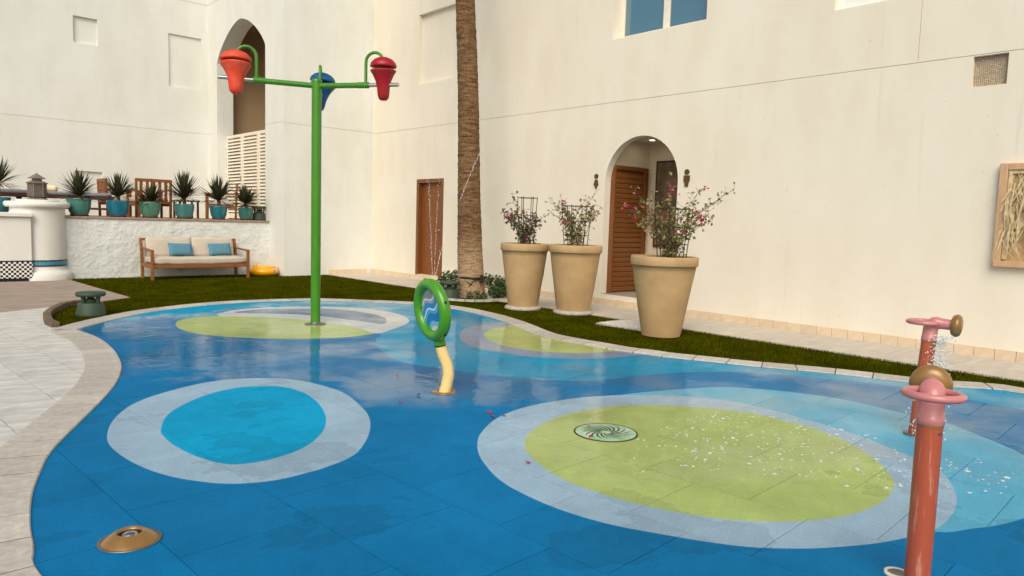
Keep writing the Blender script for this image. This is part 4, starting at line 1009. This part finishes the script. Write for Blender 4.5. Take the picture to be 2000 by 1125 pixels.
# ------------------------------------------------------------------ ring sprayer
rc = G(867, 766); rg = thing('ring_sprayer', (rc.x, rc.y, 0), 'green ring sprayer with wavy blue panel on a bent cream post', 'water toy')
vd = Vector((rc.x, rc.y, 0)).normalized(); vr = Vector((vd.y, -vd.x, 0)); ppm = FPX/((rc-Vector((0, 0, CAM_H))).dot(fw))
def o2(px, py):  # offset in the upright plane through the base, square to the view
    return vr*((px-867-(766-py)*0.022)/ppm)+Vector((0, 0, (766-py)/ppm*1.02))
MB().tube(smooth3 := [o2(867, 768), o2(872, 752), o2(876, 730), o2(873, 712), o2(866, 695), o2(860, 676)], [0.046, 0.046, 0.046, 0.0455, 0.045, 0.045], 24).build('post', M_CREAMPOST, rg)
MB().torus((0, 0, 0), 0.046, 0.0022, T=Matrix.Translation(o2(866, 696)), k=6).build('seam', M_CREAMPOST, rg)
MB().tube([o2(860, 677), o2(859.5, 674)], 0.047, 24).build('gasket', M_BLACK, rg)
MB().tube([o2(859.6, 674.5), o2(858.5, 666), o2(857, 656)], [0.047, 0.046, 0.05], 24).build('neck', M_GREEN2, rg)
MB().lathe([(0.10, 0.001), (0.10, 0.006), (0.05, 0.008)], 32).build('base_plate', M_BRASS, rg)
cR = o2(844, 608); dh = (vr*0.50 - vd*0.866).normalized(); upv = (o2(838, 550)-o2(852, 660)).normalized(); upv = (upv-dh*upv.dot(dh)).normalized(); nn = dh.cross(upv)
TR = Matrix((dh, upv, nn)).transposed().to_4x4(); TR.translation = cR
RR, rr = 0.212, 0.047
MB().torus(None, RR, rr, T=TR, n=64, k=22).build('ring', M_GREEN2, rg)
def wave_mat():
    m = bpy.data.materials.new('wave_panel'); m.use_nodes = True; N = m.node_tree.nodes; L = m.node_tree.links; b = N['Principled BSDF']; b.inputs['Roughness'].default_value = 0.2
    tc = N.new('ShaderNodeTexCoord'); mp = N.new('ShaderNodeMapping'); mp.inputs['Rotation'].default_value = (0, 0, math.radians(-28)); L.new(tc.outputs['Object'], mp.inputs[0])
    sx = N.new('ShaderNodeSeparateXYZ'); L.new(mp.outputs[0], sx.inputs[0])
    s_ = N.new('ShaderNodeMath'); s_.operation = 'MULTIPLY'; s_.inputs[1].default_value = 27; L.new(sx.outputs[0], s_.inputs[0])
    si = N.new('ShaderNodeMath'); si.operation = 'SINE'; L.new(s_.outputs[0], si.inputs[0])
    ma = N.new('ShaderNodeMath'); ma.operation = 'MULTIPLY_ADD'; ma.inputs[1].default_value = 0.022; L.new(si.outputs[0], ma.inputs[0]); L.new(sx.outputs[1], ma.inputs[2])
    mr = N.new('ShaderNodeMapRange'); mr.inputs['From Min'].default_value = -0.19; mr.inputs['From Max'].default_value = 0.19; L.new(ma.outputs[0], mr.inputs[0])
    r = N.new('ShaderNodeValToRGB'); r.color_ramp.interpolation = 'CONSTANT'
    stops = [(0, S(196, 200, 202)), (0.13, S(120, 176, 206)), (0.24, S(30, 118, 178)), (0.42, S(70, 160, 205)), (0.50, S(206, 210, 212)), (0.54, S(40, 136, 192)), (0.66, S(150, 160, 170)), (0.72, S(206, 208, 208)), (0.76, S(132, 138, 142)), (0.9, S(160, 164, 166))]
    e = r.color_ramp.elements
    e[0].position, e[0].color = stops[0]; e[1].position, e[1].color = stops[1]
    for p_, c_ in stops[2:]: q = e.new(p_); q.color = c_
    L.new(mr.outputs[0], r.inputs[0]); L.new(r.outputs[0], b.inputs['Base Color']); return m
pn = MB().lathe([(0, 0.004), (RR-rr+0.012, 0.004), (RR-rr+0.012, -0.004), (0, -0.004)], 48, smooth=False).build('panel', wave_mat(), rg); pn.matrix_local = TR
for a in (0.35, -0.75, 1.57+0.25, PI*1.1):
    p = TR @ Vector((RR*math.cos(a), RR*math.sin(a), 0)); q = TR @ Vector(((RR+rr)*math.cos(a), (RR+rr)*math.sin(a), 0.004)); d = (q-p).normalized()
    MB().tube([q-d*0.004, q+d*0.003], 0.012, 12).build('nozzle', M_BLACK, rg)
for a in (0.9, PI-0.1, -1.9):
    q = TR @ Vector(((RR-rr-0.006)*math.cos(a), (RR-rr-0.006)*math.sin(a), 0)); MB().tube([q-nn*0.018, q+nn*0.018], 0.012, 10).build('clip', M_GREEN2, rg)

# ------------------------------------------------------------------ water cannons
def cannon(loc, ang, label, wheel_lift=0.0):
    t = thing('water_cannon', loc, label, 'water cannon', 0, 'pink and red water cannons'); d = Vector((math.cos(ang), math.sin(ang), 0)); R_ = 0.0465
    MB().tube([(0, 0, 0), (0, 0, 0.665)], R_, 32).build('post', M_RED, t)
    MB().lathe([(0.078, 0.001), (0.078, 0.006), (0.05, 0.008)], 28).build('base_plate', M_GREY, t)
    MB().lathe([(R_+0.0015, 0.664), (R_+0.0015, 0.672)], 32).build('gasket', M_BRASS, t)
    MB().lathe([(R_+0.001, 0.672), (R_+0.003, 0.675), (R_+0.003, 0.70), (R_+0.0005, 0.703), (R_, 0.755)], 32).build('collar', M_PINK, t)
    pts = [Vector((0, 0, 0.745))]
    for k in range(0, 10):
        a = PI/2*k/9; pts.append(Vector((0, 0, 0.755))+d*(0.045*(1-math.cos(a)))+Vector((0, 0, 0.045*math.sin(a))))
    pts += [d*0.065+Vector((0, 0, 0.80)), d*0.115+Vector((0, 0, 0.80))]
    MB().tube(pts, [R_]*8+[R_*0.98, R_*0.95, R_*0.88, R_*0.8, R_*0.78], 28).build('elbow', M_PINK, t)
    w = MB(); wc = -d*0.045+Vector((0, 0, 0.795))
    w.torus(None, 0.096, 0.0155, T=Matrix.Translation(wc) @ Matrix.Rotation(wheel_lift, 4, Vector((-d.y, d.x, 0))), n=48, k=14); w.build('hand_wheel', M_PINK, t)
    x = d; zz = Vector((0, 0, 1)); yy = zz.cross(x); T = Matrix((yy, zz, x)).transposed().to_4x4(); T.translation = d*0.115+Vector((0, 0, 0.80))
    MB().lathe([(0, 0.0), (0.04, 0.0), (0.064, 0.008), (0.078, 0.03), (0.076, 0.045), (0.064, 0.06), (0.036, 0.069), (0, 0.072)], 36, T=T).build('nozzle', M_BRASS, t)
    MB().tube([(R_*math.cos(-2.0), R_*math.sin(-2.0), 0.645), ((R_+0.004)*math.cos(-2.0), (R_+0.004)*math.sin(-2.0), 0.645)], 0.006, 10).build('screw', M_STEEL, t)
    return t
c1 = G(1789, 1152); vA = math.atan2(c1.y, c1.x)
cannon((c1.x, c1.y, 0), vA+0.06, 'nearest pink and red water cannon, seen from behind at the right', 0.03)
c2 = G(1788, 849); vB = math.atan2(c2.y, c2.x)
cn = cannon((c2.x, c2.y, 0), vB-PI/2-0.12, 'farther water cannon in side view, water running down its post', -0.05)
cn.rotation_euler = Matrix.Rotation(math.radians(2.9), 3, Vector((c2.x, c2.y, 0)).normalized()).to_euler()

# ------------------------------------------------------------------ floor fittings
nz_ = G(254, 1056); t = thing('floor_nozzle', (nz_.x, nz_.y, 0), 'tan domed floor nozzle with glass lens in the blue foreground', 'floor nozzle')
MB().lathe([(0.122, 0.0005), (0.125, 0.004), (0.112, 0.006)], 44).build('rim', M_GREY, t)
MB().lathe([(0.112, 0.003), (0.108, 0.008), (0.062, 0.040), (0.052, 0.042), (0.048, 0.030)], 44).build('dome', M_BRASS, t)
MB().lathe([(0.048, 0.030), (0.036, 0.022), (0, 0.020)], 32).build('well', M_BLACK, t)
MB().lathe([(0.034, 0.022), (0.032, 0.032), (0.018, 0.038), (0, 0.040)], 28).build('lens', M_STEEL, t)
gt = G(1183, 845); t = thing('floor_drain', (gt.x, gt.y, 0), 'round floor drain with swirl slots on the big lime oval', 'drain')
MB().lathe([(0, 0.0035), (0.205, 0.0035), (0.213, 0.0015)], 48).build('plate', pm('scuffed_green_white', S(190, 205, 190), 0.4, 0.35, 7, col2=S(96, 168, 84)), t)
MB().lathe([(0.205, 0.0045), (0.215, 0.0045), (0.217, 0.0008)], 48).build('rim', pm('rusty_rim', S(70, 44, 34), 0.7), t)
for k in range(16):
    v = []; 
    for s_ in range(8):
        q = s_/7; rad = 0.035+0.145*q; a = 2*PI*k/16+1.1*q; w = 0.0065*math.sin(PI*min(1, q*0.9+0.1))+0.0008
        for sg in (-1, 1): v.append((rad*math.cos(a)-sg*w*math.sin(a), rad*math.sin(a)+sg*w*math.cos(a), 0.0055))
    MB().add(v, [(2*i, 2*i+2, 2*i+3, 2*i+1) for i in range(7)]).build('slot', M_BLACK, t)
hc = G(1752, 1121); t = thing('floor_fitting', (hc.x, hc.y, 0), 'small white floor fitting beside the nearest water cannon', 'floor fitting')
MB().lathe([(0.05, 0.0), (0.05, 0.008), (0.04, 0.012), (0.036, 0.006)], 28).build('rim', M_WHITEP, t); MB().lathe([(0.036, 0.005), (0, 0.004)], 24).build('lid', M_GREY, t)
pet = MB().add([(-0.018, -0.012, 0), (0.004, -0.02, 0.014), (0.02, -0.004, 0.004), (0.012, 0.018, 0.016), (-0.012, 0.016, 0.006), (0, 0, 0.002)], [(0, 1, 5), (1, 2, 5), (2, 3, 5), (3, 4, 5), (4, 0, 5)]).mesh('petal', M_BRACT)
PET = [(776, 735, 'magenta petal on the wet blue pad well left of the cream post'), (924, 747, 'magenta petal on the wet blue pad right of the cream post'), (817, 773, 'dark magenta petal just left of the cream post foot'),
       (782, 786, 'magenta petal on the blue pad below left of the cream post'), (956, 808, 'magenta petal at the upper left rim of the big grey ring'), (963, 816, 'second dark petal touching the upper left rim of the big grey ring'),
       (1150, 834, 'small magenta petal on the swirl drain, upper left'), (1153, 855, 'larger magenta petal on the near left edge of the swirl drain'), (1031, 906, 'dark petal where the grey ring meets the lime oval at left'),
       (985, 814, 'tiny dark petal on the pale grey ring near its upper left')]
for i, (x, y, lb) in enumerate(PET):
    p = G(x, y); o = bpy.data.objects.new('fallen_petal', pet); COL.objects.link(o); o.location = (p.x, p.y, 0.006); o.rotation_euler = (0.2*random.random(), 0, i*1.7); s_ = random.uniform(0.65, 1.0); o.scale = (s_, s_, s_)
    tag(o, lb, 'petal', 'fallen petals on the splash pad')

# ------------------------------------------------------------------ palm, shrubs
tb_ = G(921, 583); tv = Vector((tb_.x, tb_.y, 0)).normalized(); pb = Vector((tb_.x, tb_.y, 0))+tv*0.26
palm = thing('palm_tree', (pb.x, pb.y, -0.01), 'tall palm with a thick fibrous brown trunk in front of the cream wall', 'palm tree')
rgt = Vector((tv.y, -tv.x, 0))
def trunk(z0, z1, n, rfun, mat, name, amp, frq):
    K = 40; v = []; f = []
    for i in range(n+1):
        z = z0+(z1-z0)*i/n; cx = rgt*(-0.045*z-0.012*math.sin(z*1.3)); r_ = rfun(z)
        for k in range(K):
            a = 2*PI*k/K; d = Vector((math.cos(a), math.sin(a), 0))
            rr_ = r_+amp*(mnoise.noise(Vector((d.x*2.5, d.y*2.5, z*frq)))+0.5*mnoise.noise(Vector((d.x*9, d.y*9, z*frq*2.6))))
            v.append(cx+d*rr_+Vector((0, 0, z)))
    for i in range(n):
        for k in range(K): f.append((i*K+k, i*K+(k+1) % K, (i+1)*K+(k+1) % K, (i+1)*K+k))
    return MB().add(v, f, True).build(name, mat, palm)
rf = lambda z: 0.245-0.045*min(1, z/2.2)-0.012*max(0, z-2.2)*0.8+0.015*math.exp(-z*3)
trunk(0.0, 8.6, 700, rf, M_BARK, 'trunk', 0.009, 15)
MB().torus((0, 0, 0.375), rf(0.37)+0.012, 0.013, n=36, k=8, sz=1.6).build('strap', M_BLACK, palm)
cr = MB(); RP = random.Random(4)
for k in range(26):
    az = 2*PI*k/26*1.618*4; el = RP.uniform(-0.35, 1.1); L_ = RP.uniform(1.7, 2.3); d = Vector((math.cos(az)*math.cos(el), math.sin(az)*math.cos(el), math.sin(el)))
    pts = [Vector((-0.39*rgt.x, -0.39*rgt.y, 8.55))+d*L_*t_+Vector((0, 0, -1.0*(t_**2)*L_*0.5)) for t_ in [i/7 for i in range(8)]]
    cr.tube(pts, [0.02*(1-i/8)+0.003 for i in range(8)], 5)
    s_ = d.cross(Vector((0, 0, 1))).normalized()
    for i in range(30):
        t_ = 0.15+0.85*i/30; p = pts[min(6, int(t_*7))].lerp(pts[min(7, int(t_*7)+1)], t_*7-int(t_*7)); ll = 0.55*(1-0.6*abs(t_-0.45))
        for sg in (-1, 1):
            q = p+s_*sg*ll*0.8+d*ll*0.45+Vector((0, 0, -0.25*ll)); e_ = d*0.016; cr.add([p-e_, p+e_, q], [(0, 1, 2)])
tag(cr.build('crown', M_LEAF, palm), kind='stuff')
cb = MB(); 
ang0 = math.atan2(-tv.y, -tv.x)
cb.tube([rgt*(-0.20)-tv*0.14+Vector((0, 0, 0.03)), rgt*-0.02-tv*0.262+Vector((0, 0, 0.26)), rgt*0.02-tv*0.262+Vector((0, 0, 0.32)), rgt*0.10-tv*0.245+Vector((0, 0, 0.34))], 0.007, 6)
cb.tube([rgt*(-0.14)-tv*0.21+Vector((0, 0, 0.34)), rgt*-0.05-tv*0.258+Vector((0, 0, 0.28)), rgt*0.0-tv*0.264+Vector((0, 0, 0.27))], 0.006, 6)
cb.build('cable', M_BLACK, palm)
sl_ = thing('spotlight', tuple(pb+rgt*0.17-tv*0.22+Vector((0, 0, 0.33))), 'small black spotlight strapped to the palm trunk', 'spotlight')
MB().tube([(0, 0, 0), (0, 0, 0.10)], 0.028, 12).box((0, 0, -0.02), (0.07, 0.05, 0.05), 0.006).build('body', M_BLACK, sl_); MB().lathe([(0, 0.102), (0.026, 0.101)], 12).build('lens', M_STEEL, sl_)
bed = MB().lathe([(0, 0.004), (0.62, 0.003), (0.66, -0.012)], 40, (pb.x+0.03, pb.y, 0)).build('planting_bed', M_SOIL); tag(bed, 'round soil bed at the foot of the palm', 'soil', kind='structure')
eg = thing('bed_edging', (pb.x, pb.y, 0), 'thin pale stone edging ring round the palm bed', 'edging')
for k in range(26):
    a0, a1 = 2*PI*k/26+.01, 2*PI*(k+1)/26-.01; c = Vector((math.cos((a0+a1)/2), math.sin((a0+a1)/2)))*0.68
    o = MB().box((0, 0, 0), (0.155, 0.035, 0.05), 0.004).build('edging_stone', M_COPE, eg); o.location = (c.x, c.y, 0.002); o.rotation_euler = (0, 0, (a0+a1)/2+PI/2)
def shrub(loc, blobs, n, label, seed):
    R = random.Random(seed); t = thing('shrub', loc, label, 'shrub', group='shrubs at the palm foot'); m = MB(); st_ = MB()
    for (x, y, z, r_) in blobs:
        st_.tube([(x*0.3, y*0.3, 0), (x*0.8, y*0.8, z*0.6), (x, y, z)], [0.012, 0.009, 0.004], 6)
        for k in range(n):
            d = Vector((R.gauss(0, 1), R.gauss(0, 1), R.gauss(0, 1))).normalized()*r_*(R.random()**0.35); p = Vector((x, y, z))+d
            if p.z < 0.02: continue
            u = Vector((R.gauss(0, 1), R.gauss(0, 1), R.gauss(0.3, 0.6))).normalized(); w = u.cross(Vector((R.gauss(0, 1), R.gauss(0, 1), R.gauss(0, 1)))).normalized(); L_ = R.uniform(0.025, 0.05)
            m.add([p-u*L_*.5, p+w*L_*.34+u*L_*.05, p+u*L_*.55, p-w*L_*.34+u*L_*.05], [(0, 1, 2, 3)])
    st_.build('stem', M_TWIG, t); tag(m.build('foliage', M_LEAF, t), kind='stuff')
shrub(tuple(pb+rgt*0.40+tv*0.10), [(rgt.x*a-tv.x*b, rgt.y*a-tv.y*b, c, d) for a, b, c, d in ((-0.12, 0, 0.30, 0.14), (0.05, 0.05, 0.26, 0.16), (0.18, 0, 0.20, 0.16), (0.28, 0.05, 0.12, 0.14), (0, 0.3, 0.12, 0.11), (0.12, 0.2, 0.1, 0.12), (0.15, -0.2, 0.22, 0.15))], 330, 'dark green leafy shrub right of the palm trunk', 1)
shrub(tuple(pb-rgt*0.36+tv*0.2), [(rgt.x*a-tv.x*b, rgt.y*a-tv.y*b, c, d) for a, b, c, d in ((-0.1, 0, 0.34, 0.13), (0.05, 0.0, 0.36, 0.12), (-0.2, 0, 0.25, 0.12), (0, 0.1, 0.2, 0.14))], 260, 'small green shrub rising behind the speaker left of the palm', 2)
shrub(tuple(pb+rgt*0.02-tv*0.44), [(rgt.x*a, rgt.y*a, c, d) for a, c, d in ((-0.05, 0.07, 0.07), (0.08, 0.08, 0.08), (0.2, 0.06, 0.07))], 110, 'low sprawling shrub at the front foot of the palm', 3)

# ------------------------------------------------------------------ tall planters with bougainvillea
def planter(px, py, ht, rt_, rb_, label, seed, spread, height, cage, leaf, dense, collar):
    b = G(px, py); d = Vector((b.x, b.y, 0)).normalized(); c = Vector((b.x, b.y, 0))+d*rb_*0.95; R = random.Random(seed)
    t = thing('tall_planter', (c.x, c.y, -0.008), label, 'planter', group='tall tan planters with bougainvillea'); sd_ = Vector((d.y, -d.x, 0))
    K = 48; prof = []
    for i in range(13): q = i/12; prof.append((rb_+(rt_*0.945-rb_)*q**0.96, 0.012+q*(ht-0.13)))
    prof += [(rt_*0.985, ht-0.116), (rt_, ht-0.105), (rt_, ht-0.012), (rt_*0.985, ht), (rt_*0.90, ht), (rt_*0.885, ht-0.015), (rt_*0.87, ht-0.09)]
    m = MB().lathe(prof, K)
    m.v = [(x+0.004*mnoise.noise(Vector((x*4, y*4, z*4+seed))), y+0.004*mnoise.noise(Vector((x*4+9, y*4, z*4+seed))), z) for x, y, z in m.v]
    m.build('pot', M_PLANTER, t); MB().lathe([(0, ht-0.065), (rt_*0.88, ht-0.07)], 32).build('soil', M_SOIL, t)
    if collar:
        m = MB().lathe([(rb_*0.9, 0.0), (rb_+0.055, 0.0), (rb_+0.065, 0.025), (rb_+0.05, 0.055), (rb_*0.98, 0.062)], 40)
        m.v = [(x*(1+0.02*mnoise.noise(Vector((x*8, y*8, 2)))), y*(1+0.02*mnoise.noise(Vector((x*8, y*8, 5)))), z) for x, y, z in m.v]; m.build('mortar_collar', M_COPE, t)
    # trellis cage
    cw, chh, ox = cage; m = MB()
    cg = sd_*ox
    for k in range(6):
        a = 2*PI*k/6+0.4; q = Vector((math.cos(a), math.sin(a), 0))*cw
        m.tube([cg+q*0.72+Vector((0, 0, ht-0.1)), cg+q+Vector((0, 0, ht+chh))], 0.006, 6)
    for hh in (0.25, 0.6, 0.97):
        ring = [cg+Vector((math.cos(2*PI*k/6+.4), math.sin(2*PI*k/6+.4), 0))*cw*(0.72+0.28*hh)+Vector((0, 0, ht+chh*hh)) for k in range(6)]
        for k in range(6): m.tube([ring[k], ring[(k+1) % 6]], 0.0045, 5)
    m.build('trellis', M_IRON, t)
    tw = MB(); lf = MB(); br = MB()
    def leafat(p, M_, s0):
        u = Vector((R.gauss(0, 1), R.gauss(0, 1), R.gauss(0, 0.8))).normalized(); w = u.cross(Vector((R.gauss(0, 1), R.gauss(0, 1), R.gauss(0, 1)))).normalized(); L_ = s0*R.uniform(0.7, 1.25); nl = u.cross(w)*L_*0.15
        M_.add([p, p+u*L_*.45+w*L_*.36+nl, p+u*L_, p+u*L_*.45-w*L_*.36+nl, p+u*L_*.45], [(0, 1, 4), (1, 2, 4), (2, 3, 4), (3, 0, 4)])
    for s_i in range(spread[2]):
        lat = R.uniform(spread[0], spread[1]); dep = R.uniform(-0.3, 0.3); hh = height*R.uniform(0.5, 1.0)
        if s_i < len(spread[3]): lat, hh = spread[3][s_i]; dep = R.uniform(-.15, .15)
        p0 = cg+sd_*R.uniform(-.1, .1)*1.2+d*R.uniform(-.1, .1)+Vector((0, 0, ht-0.07)); p3 = sd_*lat+d*dep+Vector((0, 0, ht+hh))
        p1 = p0+Vector((0, 0, hh*0.55)); p2 = p0.lerp(p3, 0.65)+Vector((0, 0, hh*0.15)); pts = []
        for i in range(11):
            q = i/10; p = p0*(1-q)**3+p1*3*q*(1-q)**2+p2*3*q*q*(1-q)+p3*q**3; pts.append(p+Vector((R.gauss(0, 1), R.gauss(0, 1), R.gauss(0, 1)))*0.012)
        tw.tube(pts, [0.006*(1-0.75*i/10) for i in range(11)], 5)
        for i in range(2, 11):
            for q in range(dense):
                if R.random() < 0.35: continue
                p = pts[i].lerp(pts[i-1], R.random()); o_ = Vector((R.gauss(0, 1), R.gauss(0, 1), R.gauss(0, 1)))*0.045; tw.tube([p, p+o_*0.9], 0.002, 3, False); leafat(p+o_*0.9, lf, 0.055)
            if R.random() < (0.22 if i > 6 else 0.07):
                for q in range(5): leafat(pts[i]+Vector((R.gauss(0, 1), R.gauss(0, 1), R.gauss(0, 1)))*0.022, br, 0.042)
    tag(tw.build('twigs', M_TWIG, t), kind='stuff'); tag(lf.build('leaves', leaf, t), kind='stuff'); tag(br.build('bracts', M_BRACT, t), kind='stuff')
planter(1021, 606, 1.07, 0.392, 0.235, 'left tall tan planter with dark twiggy bougainvillea, nearest the palm', 11, (-0.36, 0.34, 15, [(-0.40, 0.50), (-0.25, 0.78), (0.33, 0.46), (0.25, 0.42)]), 0.62, (0.16, 0.75, 0.02), M_BLEAFD, 5, True)
planter(1119, 615, 1.08, 0.418, 0.255, 'middle tall tan planter with flowering bougainvillea in front of the woman sign', 12, (-0.40, 0.38, 18, [(-0.42, 0.72), (-0.30, 0.62), (0.3, 0.84), (0.36, 0.55), (0.15, 0.75)]), 0.72, (0.24, 0.62, 0.0), M_BLEAF, 4, True)
planter(1290, 660, 1.03, 0.427, 0.245, 'right tall tan planter, nearest the camera, with sprawling pale bougainvillea', 13, (-0.45, 0.45, 26, [(0.80, 0.86), (0.72, 0.80), (-0.45, 0.86), (-0.50, 0.62), (-0.38, 0.50), (0.50, 0.55), (0.05, 0.92), (0.45, 0.88), (0.55, 0.50)]), 0.85, (0.25, 0.62, 0.09), M_BLEAF, 5, False)

# white pebble slab in the grass
peb = thing('pebble_slab', (SLAB[1].x, SLAB[1].y, 0), 'flat white pebble slab set in the lawn beside the right planter', 'slab')
m = MB().prism([(p.x-SLAB[1].x, p.y-SLAB[1].y) for p in (SLAB[0], SLAB[3], SLAB[2], SLAB[1])], -0.02, 0.012); m.build('slab', M_PEBBLE, peb)
m = MB(); R = random.Random(3)
while len(m.f) < 900*20*0.5:
    x = R.uniform(min(p.x for p in SLAB), max(p.x for p in SLAB)); y = R.uniform(min(p.y for p in SLAB), max(p.y for p in SLAB))
    if inpoly(x, y, SLAB): m.ball((x-SLAB[1].x, y-SLAB[1].y, 0.012), R.uniform(0.009, 0.018), 1, (1, R.uniform(.7, 1.2), .6))
tag(m.build('pebbles', M_PEBBLE, peb), kind='stuff')

# ------------------------------------------------------------------ water: droplets, jets
m = MB(); R = random.Random(8)
AREA = [G(*p).xy for p in [(1240, 860), (1300, 825), (1420, 800), (1560, 812), (1700, 850), (1780, 890), (1900, 890), (1990, 930), (1980, 975), (1800, 950), (1700, 960), (1500, 930), (1330, 915)]]
xs = [p.x for p in AREA]; ys = [p.y for p in AREA]; n = 0
while n < 420:
    x = R.uniform(min(xs), max(xs)); y = R.uniform(min(ys), max(ys))
    if not inpoly(x, y, AREA): continue
    r_ = R.uniform(0.003, 0.008) if R.random() < 0.8 else R.uniform(0.008, 0.015); m.ball((x, y, 0.001), r_, 1, (R.uniform(0.8, 1.3), R.uniform(0.8, 1.7), 0.32)); n += 1
tag(m.build('water_droplets', M_WATER), 'white water droplets splashing on the big lime oval', 'water', kind='stuff')
m = MB()
for k in range(900):
    q = R.random(); z = 0.72*(1-q**1.2); s_ = 0.03+0.016*q; a = R.gauss(0, 1)*s_; b_ = R.gauss(0, 1)*0.02
    p = Vector((c2.x, c2.y, z))+Vector((vd.x, vd.y, 0))*(-0.075+b_)+Vector((math.sin(vB), -math.cos(vB), 0))*(0.045+a+(z-0.35)*0.06); m.ball(p, R.uniform(0.002, 0.0062), 1, (1, 1, 1.5))
tag(m.build('water_stream', M_WATER), 'white water running down in front of the farther water cannon', 'water', kind='stuff')
def jet(p0, p1, h, n, label):
    m = MB(); p0 = Vector(p0); p1 = Vector(p1)
    for k in range(n):
        q = (k+R.random()*0.7)/n; p = p0.lerp(p1, q)+Vector((0, 0, h*4*q*(1-q))); m.ball(p+Vector((R.gauss(0, 1), R.gauss(0, 1), 0))*0.004*(0.3+q), R.uniform(0.0016, 0.0034), 1, (1, 1, 1.6))
    tag(m.build('water_jet', M_WATER), label, 'water', 'thin water jets above the ring sprayer', 'stuff')
P_ = lambda x, y: rc+o2(x, y)
jet(P_(845, 545), P_(838, 350), 0.0, 80, 'left thin jet of drops rising from the ring sprayer across the small door')
jet(P_(848, 545), P_(858, 345), 0.0, 60, 'right thin jet of drops rising from the ring sprayer across the small door')
jet(P_(850, 545), P_(864, 488), 0.0, 40, 'short slanting jet of drops just above the ring sprayer')
jet(P_(897, 402), P_(936, 308), 0.01, 60, 'diagonal string of drops in front of the palm trunk')
print('tiles', NT, 'objects', len(bpy.data.objects))
